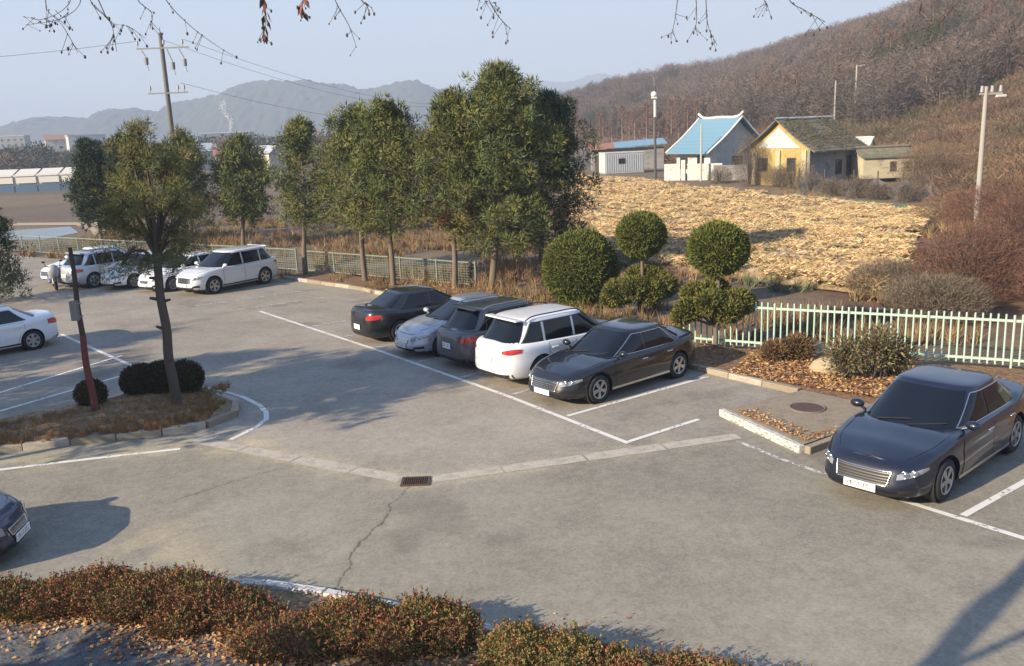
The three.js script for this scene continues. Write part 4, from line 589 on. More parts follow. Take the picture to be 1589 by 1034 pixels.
for (const [a, b, sag] of [[[-27, 13.9, -70], [-75, 13.5, -55], 1.5], [[-23.6, 13.9, -70], [-5, 10.5, -140], 1.5], [[-25.1, 13.9, -70], [-8, 10.4, -141], 1.5], [[-24.2, 10.8, -70], [-10, 8.5, -138], 1.2]]) { const pts = []; for (let k = 0; k <= 10; k++) { const t = k / 10; pts.push(V(lerp(a[0], b[0], t), lerp(a[1], b[1], t) - sag * 4 * t * (1 - t), lerp(a[2], b[2], t))); } solo('power_cable', new THREE.TubeGeometry(new THREE.CatmullRomCurve3(pts), 24, .013, 4), mat(C(.05, .05, .05), .7), 'thin dark power cable strung from the tall utility pole', 'cable', 'cables of the tall utility pole'); }
pole('dark street lamp with a white head, beside the blue roofed house', [15.7, -95], 9.4, .15, t => { part('lamp_head', merge([new THREE.SphereGeometry(.32, 12, 8).translate(-.1, 8.7, 0), box(.5, .2, .3, -.1, 8.4, 0)]), mat(C(.7, .7, .68), .6), t); part('arm', bar(V(0, 9.3, 0), V(-.1, 10.4, 0), .05), steelGrey, t); part('white_band', new THREE.CylinderGeometry(.135, .14, 1.7, 12, 1, true).translate(0, 7.3, 0), mat(C(.6, .6, .58), .7), t); }, mat(C(.075, .072, .07), .8), 'street_lamp', 'street lamp');
pole('plain concrete pole on the hillside, left of the pole with a bracket', [50.6, -140], 8.6, .18, null);
pole('concrete pole on the hillside with a short bracket at its top', [53.7, -140], 10, .2, t => part('bracket', bar(V(0, 10, 0), V(1.2, 10.15, 0), .08), concPole, t));
pole('pale concrete pole with insulators behind the red brown bushes', [23.65, -45], 6.9, .15, t => { part('crossarm', box(1.1, .09, .09, .25, 6.75, 0), concPole, t); for (const x of [-.2, .3, .72]) part('insulator', new THREE.CylinderGeometry(.07, .09, .3, 8).translate(x, 6.98, 0), porcelain, t); part('lamp_head', rbox(.5, .14, .22, .05, .75, 6.62, 0), mat(C(.5, .5, .48), .5), t); });
pole('slim pale pole in front of the blue roofed house', [19.0, -88], 5.4, .12, null, mat(C(.42, .40, .37), .9));
pole('short white marker post on the slope above the cream outhouse', [44, -120], 2.6, .2, null, mat(C(.55, .53, .5), .9), 'marker_post', 'post');

// ---------- houses ----------
const wallTex = (c, seed) => new THREE.MeshStandardMaterial({ roughness: .92, map: texture(256, 256, (u, v, o) => { const n = tf(u + seed, v, 5), s = smooth(.58, .75, tf(u, v + seed, 9)); const k = (.82 + .3 * (n - .5)) * (1 - .35 * s); o[0] = c[0] * k; o[1] = c[1] * k; o[2] = c[2] * k; }) });
const whiteWall = wallTex([.66, .65, .60], .1), creamWall = wallTex([.56, .50, .34], .3), yellowWall = wallTex([.48, .36, .13], .5), greyWall = wallTex([.27, .27, .27], .7), timber = mat(C(.10, .07, .05), .9), darkGlass = mat(C(.02, .022, .025), .15);
const blueTile = mat(C(.13, .25, .34), .7), mossTile = new THREE.MeshStandardMaterial({ roughness: 1, map: texture(256, 256, (u, v, o) => { const n = tf(u, v, 6), m = tf(u + .5, v, 20); const g = smooth(.45, .6, n); o[0] = lerp(.18, .14, g) * (.6 + .8 * m); o[1] = lerp(.14, .155, g) * (.6 + .8 * m); o[2] = lerp(.11, .09, g) * (.6 + .8 * m); }) }), ridgeWhite = mat(C(.6, .6, .58), .8);
function roofRows(owner, A, B, Cc, D, rows, m, name = 'tile_course') {   // tile courses between ridge A-B and eave D-C, each a thin slab overlapping the one below
  for (let k = 0; k < rows; k++) {
    const t0 = k / rows, t1 = Math.min(1, (k + 1.12) / rows), sag = t => -.12 * Math.sin(Math.PI * t) * 1.4;
    const p = t => { const a = A.clone().lerp(D, t), b = B.clone().lerp(Cc, t); a.y += sag(t); b.y += sag(t); return [a, b]; }; const [a, b] = p(t0), [d, c] = p(t1), up = .05 + .0 * k, P = [];
    const v = (q, y) => [q.x, q.y + y, q.z], top = [v(a, up), v(b, up), v(c, up + .05), v(d, up + .05)], bot = [v(a, -.03), v(b, -.03), v(c, -.03), v(d, -.03)];
    const Q = (i, j, k2, l) => P.push(...i, ...j, ...k2, ...i, ...k2, ...l); Q(top[0], top[3], top[2], top[1]); Q(bot[0], bot[1], bot[2], bot[3]); for (let e = 0; e < 4; e++) { const f = (e + 1) % 4; Q(top[e], top[f], bot[f], bot[e]); }
    const g = new THREE.BufferGeometry(); g.setAttribute('position', new THREE.Float32BufferAttribute(P, 3)); const uv = []; for (let i = 0; i < P.length; i += 3) uv.push(P[i] / 3, (P[i + 2] + P[i + 1]) / 3); g.setAttribute('uv', new THREE.Float32BufferAttribute(uv, 2)); g.computeVertexNormals(); part(name, g, m, owner);
  }
}
function gableHouse(name, label, pos, turn, w, d, wallH, roofH, over, wallM, gableM, roofM, rows, o = {}) {     // ridge along local x
  const h = thing(name, label, 'house', [pos[0], pos[2] === undefined ? groundY(pos[0], pos[1]) - .1 : pos[2], pos[1]], turn);
  const s = .2; part('wall', box(w, wallH, s, 0, wallH / 2, d / 2 - s / 2), wallM, h); part('wall', box(w, wallH, s, 0, wallH / 2, -d / 2 + s / 2), wallM, h);
  for (const q of [-1, 1]) { const g = new THREE.Shape([new THREE.Vector2(-d / 2 + s + .003, 0), new THREE.Vector2(d / 2 - s - .003, 0), new THREE.Vector2(d / 2 - s - .003, wallH), new THREE.Vector2(0, wallH + roofH * .94), new THREE.Vector2(-d / 2 + s + .003, wallH)]); part('gable_wall', new THREE.ExtrudeGeometry(g, { depth: s, bevelEnabled: false }).rotateY(Math.PI / 2).translate(q > 0 ? w / 2 - s : -w / 2, 0, 0), gableM, h); }
  const rf = new THREE.Group(); rf.name = 'roof'; h.add(rf); const e = over, ey = wallH - roofH * e / (d / 2) * .6;
  const hip = o.hip || 0, R0 = V(-w / 2 - e * .7 + hip, wallH + roofH, 0), R1 = V(w / 2 + e * .7 - hip, wallH + roofH, 0);
  for (const q of [-1, 1]) roofRows(rf, R0, R1, V(w / 2 + e * .7, ey, q * (d / 2 + e)), V(-w / 2 - e * .7, ey, q * (d / 2 + e)), rows, roofM);
  if (hip) for (const q of [-1, 1]) roofRows(rf, q > 0 ? R1 : R0, q > 0 ? R1 : R0, V(q * (w / 2 + e * .7), ey, d / 2 + e), V(q * (w / 2 + e * .7), ey, -d / 2 - e), rows, roofM);
  part('ridge', limb([V(R0.x - .1, R0.y + (o.horn ? .55 : .12), 0), V(R0.x + .6, R0.y + .14, 0), V(0, R0.y + .12, 0), V(R1.x - .6, R1.y + .14, 0), V(R1.x + .1, R1.y + (o.horn ? .55 : .12), 0)], o.ridgeR || .12, o.ridgeR || .12, 8), o.ridgeM || roofM, rf);
  if (o.verge) for (const q of [-1, 1]) for (const z of [-1, 1]) part('verge', limb([V(q * (w / 2 + e * .7), wallH + roofH + .1, 0), V(q * (w / 2 + e * .7), (wallH + roofH + ey) / 2 - .06, z * (d / 4 + e / 2)), V(q * (w / 2 + e * .7), ey + .1, z * (d / 2 + e))], .1, .1, 6), o.verge, rf);
  for (const [x, y, ww, hh, side, kind] of o.holes || []) { const win = part(kind || 'window', side === 'f' ? box(ww, hh, .06, x, y, d / 2 + .02) : box(.06, hh, ww, (side === 'l' ? -1 : 1) * (w / 2 + .02), y, x), timber, h); part('pane', side === 'f' ? box(ww - .16, hh - .16, .03, x, y, d / 2 + .055) : box(.03, hh - .16, ww - .16, (side === 'l' ? -1 : 1) * (w / 2 + .055), y, x), darkGlass, win); }
  return h;
}
gableHouse('farmhouse', 'blue roofed farmhouse with upturned white ridge ends and white walls', [22.0, -93.0], -1.02, 4.8, 7.4, 3.0, 2.9, .9, whiteWall, whiteWall, blueTile, 9, { horn: true, ridgeM: ridgeWhite, ridgeR: .13, verge: ridgeWhite, holes: [[-1.3, 1.6, 1.1, 1.2, 'f'], [1.1, 1.3, 1, 2.1, 'f', 'door'], [-1.8, 1.6, 1.2, 1.1, 'l'], [1.6, 1.6, 1.2, 1.1, 'l'], [0, 1.6, 1.4, 1.2, 'r']] });
const moss = gableHouse('farmhouse', 'old farmhouse with a mossy brown tiled roof and yellow gable wall', [27.0, -82.0], .68, 7.8, 6.2, 3.3, 2.4, .8, greyWall, yellowWall, mossTile, 10, { ridgeM: ridgeWhite, ridgeR: .1, holes: [[.6, 1.5, 1.0, 1.3, 'f'], [2.6, 1.4, 1.5, 2.1, 'f', 'door'], [-1.6, 1.9, 1.0, 1.2, 'l'], [1.3, 1.9, .9, 1.2, 'l']] });
part('gable_cladding', (() => { const g = new THREE.Shape([new THREE.Vector2(-2.2, 3.3), new THREE.Vector2(2.2, 3.3), new THREE.Vector2(0, 5.1)]); return new THREE.ExtrudeGeometry(g, { depth: .06, bevelEnabled: false }).rotateY(Math.PI / 2).translate(-3.97, 0, 0); })(), whiteWall, moss);
part('roof_overgrowth', (() => { const L = new Leaves(411), r = L.r; for (let k = 0; k < 5200; k++) { const x = (r() - .5) * 8.6, q = r() < .7 ? 1 : -1, t = r(); if (fbm(x * .7 + 3, t * 3 + q, 3) < .44) continue; const d = L.dir(), c = [[.15, .12, .085], [.11, .12, .06], [.19, .15, .11]][Math.floor(r() * 3)]; L.blade(x, 5.78 - 3.0 * t + .04 + .25 * r() * r(), q * 3.95 * t, d[0], Math.abs(d[1]) * .6, d[2], .2 + .35 * r(), .02, c); } return L.geo(); })(), leafM, moss).userData.label = 'dead vines matted over the mossy tiles';
for (const z of [-2.4, 0, 2.6]) part('pilaster', box(.16, 3.1, .45, -3.98, 1.55, z), creamWall, moss);
gableHouse('outhouse', 'small cream outhouse with two dark window openings beside the mossy roofed house', [33.4, -80.5, 1.0], .06, 4.6, 3.0, 1.85, .7, .2, creamWall, creamWall, mossTile, 4, { holes: [[.35, 1.0, .55, .85, 'f'], [1.75, 1.0, .55, .85, 'f']] });
gableHouse('shed', 'white shed peeping out above the mossy roof, on the slope behind', [38.2, -99], -.7, 3.4, 3.0, 2.2, 1.0, .25, whiteWall, whiteWall, mat(C(.45, .45, .44), .8), 4, { holes: [[0, 1.3, .8, .8, 'l'], [.4, 1.2, .8, .9, 'f']] });
{
  const h = thing('long_shed', 'long low shed with a blue and rust sheet roof behind the grey container', 'shed', [16.2, groundY(16, -120) - .1, -121], -.04);
  part('wall', box(9.4, 2.9, .15, 0, 1.45, 1.6), greyWall, h); part('wall', box(.15, 2.9, 3.0, -4.62, 1.45, 0), greyWall, h); part('wall', box(.15, 2.9, 3.0, 4.62, 1.45, 0), greyWall, h); part('doorway', box(.9, 2.0, .06, -3.9, 1.0, 1.70), timber, h);
  for (let k = 0; k < 9; k++) part('roof_sheet', box(1.12, .1, 4.4, -4.5 + k * 1.125, 3.12 + k * .06, .2, 0, 0, .14), k < 3 ? mat(C(.28, .14, .08), .8) : mat(C(.17, .30, .40), .6), h);
}
{
  const c = thing('container', 'grey steel storage container at the edge of the straw field', 'container', [14.1, groundY(14, -109) - .05, -110.2], .22), m = mat(C(.40, .42, .44), .7), n = mat(C(.52, .52, .50), .7), g = [];
  part('shell', box(4.9, 2.35, 2.3, 0, 1.35, 0), m, c); for (let k = 0; k < 17; k++) part('rib', box(.12, 2.0, .05, -2.25 + k * .28, 1.35, 1.17), m, c);
  part('end_door', box(.04, 2.1, 1.05, -2.47, 1.32, -.55), n, c); part('end_door', box(.04, 2.1, 1.05, -2.47, 1.32, .55), n, c); part('roof_edge', box(5.0, .12, 2.4, 0, 2.58, 0), n, c); part('base_frame', box(4.94, .16, 2.34, 0, .09, 0), steelGrey, c); part('window', box(.8, .6, .06, -.4, 1.6, 1.22), darkGlass, c);
}
{ // yard walls and nets in front of the houses
  const w = thing('yard_wall', 'bright white yard wall in front of the blue roofed house', 'wall', [18.6, groundY(18.6, -89) - .1, -89.5], -.45); part('panel', box(1.6, 1.75, .25, -2.1, .87, .2), whiteWall, w); part('panel', box(3.4, 1.6, .25, 1.1, .8, 0), whiteWall, w); part('coping', box(3.5, .1, .35, 1.1, 1.65, 0), ridgeWhite, w); part('gate_pillar', box(.4, 2.1, .4, -1.0, 1.05, .1), whiteWall, w);
  const w2 = thing('yard_wall', 'grey block yard wall between the two farmhouses', 'wall', [22.2, groundY(22, -86) - .1, -86.8], -.45); part('panel', box(4.4, 1.5, .2, 0, .75, 0), greyWall, w2); part('coping', box(4.5, .09, .3, 0, 1.54, 0), greyWall, w2); part('panel', box(.2, 1.5, 2.0, 2.3, .75, -1.0), greyWall, w2);
  const netM = new THREE.MeshPhysicalMaterial({ color: C(.105, .11, .125), roughness: 1, side: THREE.DoubleSide });
  const nf = thing('net_fence', 'sagging grey blue net fence in front of the mossy roofed house', 'fence', [0, 0, 0]); const NP = [[23.55, -72.6], [25.0, -70.8], [26.6, -69], [27.7, -67.2], [28.8, -65.4], [30.2, -63.8]];
  NP.forEach((p, i) => { const y = groundY(...p); part('stake', bar(V(p[0], y - .2, p[1]), V(p[0], y + 2.0, p[1]), .05), timber, nf); if (i) { const a = NP[i - 1]; part('net', grid(24, 12, (u, v) => { const x = lerp(a[0], p[0], u), z = lerp(a[1], p[1], u), yy = groundY(x, z); return [x, yy + v * (1.75 - .45 * Math.sin(Math.PI * u) - .8 * fbm(x * 2, 3, 2)), z + .6 * (fbm(x * 3, v * 4, 2) - .5)]; }), netM, nf); } });
  const gf = thing('net_fence', 'low green net strip along the top of the straw field', 'fence', [0, 0, 0]), gn = new THREE.MeshPhysicalMaterial({ color: C(.06, .105, .075), roughness: 1, side: THREE.DoubleSide }), GP = [[21.6, -68.2], [23, -64.8], [24.4, -61.6], [25.6, -58.8], [26.8, -56.2]];
  GP.forEach((p, i) => { const y = groundY(...p); part('stake', bar(V(p[0], y - .2, p[1]), V(p[0], y + .7, p[1]), .035), timber, gf); if (i) { const a = GP[i - 1]; part('net', grid(20, 6, (u, v) => { const x = lerp(a[0], p[0], u), z = lerp(a[1], p[1], u); return [x, groundY(x, z) + v * (.6 - .12 * Math.sin(Math.PI * u)), z + .12 * (fbm(x * 3, v * 4, 2) - .5)]; }), gn, gf); } });
}

// ---------- straw field, grass, scrub ----------
const inst = (name, geo, m, list, label, cat, kind = 'stuff') => {          // list: [x, y, z, turn, scale, [r, g, b]]
  const o = new THREE.InstancedMesh(geo, m, list.length), q = new THREE.Matrix4(), e = new THREE.Euler(), qu = new THREE.Quaternion(), c = new THREE.Color();
  list.forEach((l, i) => { e.set(l[6] || 0, l[3], l[7] || 0); qu.setFromEuler(e); const s = Array.isArray(l[4]) ? V(...l[4]) : V(l[4], l[4], l[4]); q.compose(V(l[0], l[1], l[2]), qu, s); o.setMatrixAt(i, q); o.setColorAt(i, c.setRGB(...l[5])); });
  o.name = numbered(name); o.castShadow = o.receiveShadow = true; o.userData = { kind, label, category: cat }; scene.add(o); return o;
};
const sprig = (seed, n, f) => { const L = new Leaves(seed); for (let k = 0; k < n; k++) f(L, L.r, k); const g = L.geo(); return g; };
const instM = new THREE.MeshPhysicalMaterial({ vertexColors: true, roughness: .95, specularIntensity: .25, side: THREE.DoubleSide });
const rowShape = (u, v) => { const p = ((v * 19 + .5 * (fbm(u * 6, v * 9, 2) - .5)) % 1 + 1) % 1; return smooth(.04, .26, p) * (1 - .85 * smooth(.5, .96, p)); };      // ridge: steep near side, long back
const FA = [3.2, -43.5], FB = [13.4, -30.6], FC = [26.3, -55.5], FD = [7.2, -99];
const fieldAt = (u, v) => { const x = lerp(lerp(FA[0], FB[0], u), lerp(FD[0], FC[0], u), v), z = lerp(lerp(FA[1], FB[1], u), lerp(FD[1], FC[1], u), v); return [x, z]; };
{
  const g = grid(70, 260, (u, v) => { const [x, z] = fieldAt(u, v), row = rowShape(u, v); return [x, groundY(x, z) + .06 + .42 * row * smooth(0, .03, v) * smooth(0, .03, 1 - v) * smooth(0, .03, u) * smooth(0, .03, 1 - u) + .06 * (fbm(x * 1.5, z * 1.5, 2) - .5), z]; });
  { const p = g.attributes.position, u = g.attributes.uv; for (let i = 0; i < p.count; i++) u.setXY(i, p.getX(i) / 5, p.getZ(i) / 5); }
  struct('straw_field', g, new THREE.MeshStandardMaterial({ roughness: 1, map: texture(512, 512, (u, v, o) => { const n = tf(u, v, 14), m = tf(u * 1 + .3, v, 50), d = smooth(.55, .66, tf(u + .6, v + .1, 22)); const k = .5 + .55 * n + .7 * (m - .5); o[0] = lerp(.34, .17, d) * k * 1.15; o[1] = lerp(.25, .13, d) * k * 1.15; o[2] = lerp(.15, .09, d) * k * 1.15; }) }), 'harvested field covered in tan straw behind the fence');
  const r = rng(71), straw = [0, 1, 2].map(s => sprig(700 + s, 26, (L, q) => { const a = q() * Math.PI * 2, e = q() * q() * .9; L.blade((q() - .5) * .5, .02 + q() * .12, (q() - .5) * .3, Math.cos(a) * Math.cos(e), Math.sin(e), Math.sin(a) * Math.cos(e),  .12 + .22 * q(), .02, [1, 1, 1].map(() => .8 + .4 * q())); }));
  const lists = [[], [], []];
  for (let k = 0; k < 24000; k++) { let u = r(), v = Math.pow(r(), 1.25); const [x, z] = fieldAt(u, v); const hr = rowShape(u, v); if (hr < .55 && r() < .95) continue; if (fbm(x * .8, z * .8, 2) < .36) continue; const w = .8 + .5 * r(), c = r() < .16 ? [.20, .15, .105] : r() < .5 ? [.58, .45, .26] : [.50, .37, .20]; lists[k % 3].push([x + (r() - .5) * .3, groundY(x, z) + .06 + .42 * hr, z, r() * 6.3, .8 + .5 * r(), c.map(q => q * w)]); }
  lists.forEach((l, i) => inst('straw', straw[i], instM, l, 'loose tan straw lying in rows over the field', 'straw'));
  const tuft = sprig(720, 22, (L, q) => { const a = q() * 6.3, e = .7 + q() * .8; L.blade((q() - .5) * .25, 0, (q() - .5) * .25, Math.cos(a) * Math.cos(e), Math.sin(e), Math.sin(a) * Math.cos(e), .25 + .35 * q(), .014, [1, 1, 1].map(() => .75 + .5 * q())); });
  const gl = [];
  for (let k = 0; k < 9000; k++) { // rough grass between the fences and the field and on the open ground behind the evergreens
    const x = lerp(-30, 24, r()), z = lerp(-24, -72, Math.pow(r(), 1.1)); if (inLot(x, z) || z > (x < 3.3 ? -25 : -25.6 + (x - 3.2) * .53)) continue; if (fbm(x * .25 + 4, z * .25, 3) < .40) continue; const green = Math.hypot(x - 10, z + 32.4) < 2.6 || Math.hypot(x - 4, z + 40) < 2; const c = green ? [.13, .15, .085] : r() < .5 ? [.21, .135, .075] : [.27, .19, .105]; const w = .75 + .5 * r(); gl.push([x, groundY(x, z), z, r() * 6.3, .7 + .7 * r(), c.map(q => q * w)]);
  }
  for (let k = 0; k < 1600; k++) { const u = r(), v = r(); const x = lerp(-13.6, -6.9, u), z = lerp(-17.3 - (x + 13.6) * .22, -18.2 - (x + 13.6) * .62, v); if (x > -7.2 && (z < -20.6 || z > -19)) continue; const c = r() < .6 ? [.30, .17, .07] : [.24, .15, .07], w = .75 + .5 * r(); gl.push([x, .14, z, r() * 6.3, .22 + .22 * r(), c.map(q => q * w)]); }
  inst('grass', tuft, instM, gl, 'dry tufted grass round the fences and on the island', 'grass');
}
const twig = (L, x, y, z, vx, vy, vz, len, wid, c) => { const l = Math.hypot(vx, vy, vz); L.blade(x, y, z, vx / l, vy / l, vz / l, len, wid, c); };
function bareBush(label, x, z, h, rad, n, pal, seed, group) {
  const t = thing('bare_bush', label, 'bush', [x, groundY(x, z) - .05, z], 0, group), L = new Leaves(seed), r = L.r, st = [];
  for (let k = 0; k < 26; k++) { const a = r() * 6.3, q = r() * .7, e = V(Math.cos(a) * rad * q, h * (.55 + .3 * r()), Math.sin(a) * rad * q); st.push(limb([V(e.x * .15, 0, e.z * .15), V(e.x * .5, e.y * .55, e.z * .5), e], .03, .01, 5)); }
  for (let k = 0; k < n * 1.8; k++) { const d = L.dir(), q = Math.cbrt(r()), px = d[0] * rad * q, pz = d[2] * rad * q, py = h * (.42 + .52 * d[1] * q) * (.82 + .36 * fbm(d[0] * 2 + seed, d[2] * 2, 2)); const c = pal[Math.floor(r() * pal.length)], w = .7 + .6 * r(); twig(L, px, Math.max(.02, py), pz, d[0] * .6 + (r() - .5) * 1.7, .45 + (r() - .4) * 1.2, d[2] * .6 + (r() - .5) * 1.7, .12 + .2 * r(), .008, c.map(s => s * w)); }
  part('stems', merge(st), barkDark, t); part('twigs', L.geo(), leafM, t);
}
const REDT = [[.15, .075, .055], [.12, .065, .05], [.19, .10, .07], [.10, .07, .055]], GREYT = [[.15, .12, .09], [.12, .10, .075], [.18, .14, .10]], RBG = 'bare bushes behind the mint fence';
bareBush('low grey brown bush at the corner of the straw field', 13.6, -31.6, 1.3, 1.5, 5000, GREYT, 81, RBG);
bareBush('grey brown bush touching the mint fence', 13.2, -27.2, 1.6, 1.6, 6500, GREYT, 82, RBG);
bareBush('reddish bare bush, nearest the middle of the thicket', 15.8, -30.0, 2.7, 2.0, 9000, REDT, 83, RBG);
bareBush('tall red brown bare bush in front of the concrete pole', 19.2, -32.0, 3.4, 2.3, 10000, REDT, 84, RBG);
bareBush('red brown bare bush cut off by the photo edge, above the fence end', 17.8, -27.2, 2.6, 2.0, 9000, REDT, 85, RBG);
bareBush('wide red bush below the concrete pole, farther back', 21.6, -38.5, 2.9, 2.6, 9000, REDT, 86, RBG);
bareBush('orange brown bush at the field end, beside the green net', 24.5, -48.0, 2.2, 2.6, 7000, [[.2, .12, .07], [.17, .10, .06], [.22, .15, .09]], 87, RBG);
bareBush('bare grey tree like bush between the two farmhouses', 21.7, -80.5, 4.8, 1.5, 5200, GREYT, 88);
bareBush('leafless climber patch in front of the yellow gable', 23.6, -78.6, 1.9, 1.2, 2600, GREYT, 89);
bareBush('brown thicket right of the cream outhouse', 35.2, -74, 3.8, 3.4, 9000, [[.17, .11, .075], [.14, .10, .07], [.2, .13, .085]], 90);
for (const [x, z, h, sd, lb] of [[25.4, -70.0, 1.5, 301, 'grey twiggy bush before the nearer end of the grey net'], [27.4, -66.4, 1.3, 302, 'grey twiggy bush before the middle of the grey net'], [24.4, -76.5, 2.6, 303, 'leafless sapling by the corner of the yellow gable'], [20.0, -84.5, 1.6, 304, 'low grey bush under the white yard wall'], [28.6, -64.2, 1.7, 305, 'grey twiggy bush at the slope end of the grey net'], [24.2, -71.8, 1.9, 306, 'grey twiggy bush at the farmhouse end of the grey net'], [26.5, -67.8, 1.9, 307, 'taller twiggy bush leaning on the grey net'], [30.6, -66.0, 2.4, 308, 'brown bush behind the slope end of the grey net']]) bareBush(lb, x, z, h, h * .75, 2200, GREYT, sd, 'twiggy bushes round the farmhouses');
{ // hillside scrub and wood
  const r = rng(95), col = (a, w) => a.map(q => q * w);
  const bushG = [0, 1].map(s => sprig(950 + s, 520, (L, q) => { const d = L.dir(), k = Math.cbrt(q()); const w = .7 + .6 * q(); twig(L, d[0] * k * 1.2, .75 + d[1] * k * .75, d[2] * k * 1.2, d[0] + (q() - .5) * 2, .5 + d[1] * .5 + (q() - .5) * .8, d[2] + (q() - .5) * 2, .22 + .3 * q(), .018, [w, w, w]); }));
  const sl = [[], []];
  for (let k = 0; k < 3800; k++) { const x = lerp(22, 110, r()), z = lerp(-50, -170, r()); if (x / -z > .75) continue; const inYard = x < 36 && z > -104 && z < -62; if (inYard || (x < 30 && z > -62)) continue; if (x / -z < .16) continue; const c = [[.17, .105, .07], [.14, .10, .075], [.20, .135, .08], [.13, .115, .065]][Math.floor(r() * 4)]; sl[k % 2].push([x, groundY(x, z) - .1, z, r() * 6.3, .8 + 1.1 * r(), col(c, .75 + .5 * r())]); }
  sl.forEach((l, i) => inst('undergrowth', bushG[i], instM, l, 'brown leafless scrub covering the foot of the slope', 'undergrowth'));
  const treeG = [0, 1, 2].map(s => sprig(960 + s, 620, (L, q, k) => { if (k < 5) { twig(L, 0, 0, 0, (q() - .5) * .2, 1, (q() - .5) * .2, 6, .12, [.8, .8, .8]); return; } const d = L.dir(), e = Math.cbrt(q()), w = .65 + .7 * q(); twig(L, d[0] * e * 2.1, 4.7 + d[1] * e * 2.9, d[2] * e * 2.1, d[0] + (q() - .5) * 1.8, .5 + (q() - .5), d[2] + (q() - .5) * 1.8, .45 + .6 * q(), .038, [w, w, w]); }));
  const wl = [[], [], []];
  for (let k = 0; k < 16000; k++) { const z = lerp(-125, -560, Math.pow(r(), .8)), x = -z * lerp(-.02, .8, r()), h = hillAt(x, z); if (h < 2.2) continue; const pine = fbm(x * .03 + 7, z * .03, 3) > .64; const c = pine ? [.050, .058, .036] : [[.145, .112, .094], [.125, .10, .088], [.16, .115, .09], [.11, .094, .08]][Math.floor(r() * 4)]; wl[k % 3].push([x, groundY(x, z) - .3, z, r() * 6.3, [.9 + .5 * r(), .75 + .55 * r(), .9 + .5 * r()], col(c, .8 + .4 * r())]); }
  wl.forEach((l, i) => inst('forest', treeG[i], instM, l, 'leafless grey brown wood covering the hillside', 'wood'));
  // larches one can tell apart along the foot of the wood
  const lar = thing('larch_tree', 'slender red brown larch along the foot of the wooded hill', 'tree', [40, groundY(40, -190) - .3, -190], 0, 'larches along the foot of the hill');
  part('trunk', new THREE.CylinderGeometry(.03, .14, 8.4, 6).translate(0, 4.2, 0), mat(C(.24, .19, .15), 1), lar);
  part('crown', sprig(970, 700, (L, q) => { const s = Math.pow(q(), .8), a = q() * 6.3, rr = 1.35 * (1 - s) * Math.sqrt(q()) + .1, c = [[.20, .115, .08], [.16, .095, .07], [.23, .14, .10]][Math.floor(q() * 3)]; twig(L, Math.cos(a) * rr, 1.2 + 7.4 * s, Math.sin(a) * rr, Math.cos(a), .35 + q() * .5, Math.sin(a), .4 + .4 * q(), .035, c); }), leafM, lar);
  for (let k = 0; k < 64; k++) { const az = lerp(.075, .60, (k + r() * .9) / 64), d = lerp(205, 165, az / .6) + (r() - .5) * 46, x = az * d, z = -d, s = .75 + .45 * r(); dup(lar, lar.userData.label, [x, groundY(x, z) - .3, z], r() * 6.3, [s * 1.1, s, s * 1.1]); }
  // pines on the upper slope
  const pl = thing('hill_pine', 'dark pine in the clump high on the wooded slope', 'tree', [107, groundY(107, -200) - .3, -200], 0, 'dark pines on the slope');
  part('trunk', new THREE.CylinderGeometry(.06, .2, 8, 6).translate(0, 4, 0), barkDark, pl); part('crown', sprig(980, 1500, (L, q) => { const d = L.dir(), e = Math.cbrt(q()), c = DARKG[Math.floor(q() * 3)]; twig(L, d[0] * e * 2.3, 6.2 + d[1] * e * 3.2, d[2] * e * 2.3, d[0] + (q() - .5), .6 + d[1], d[2] + (q() - .5), .5 + .5 * q(), .10, c); }), leafM, pl);
  for (const [x, z, s] of [[110, -205, 1.1], [104, -203, .9], [113, -199, 1], [101, -196, .85], [117, -206, .9]]) dup(pl, pl.userData.label, [x, groundY(x, z) - .3, z], x, s);
}
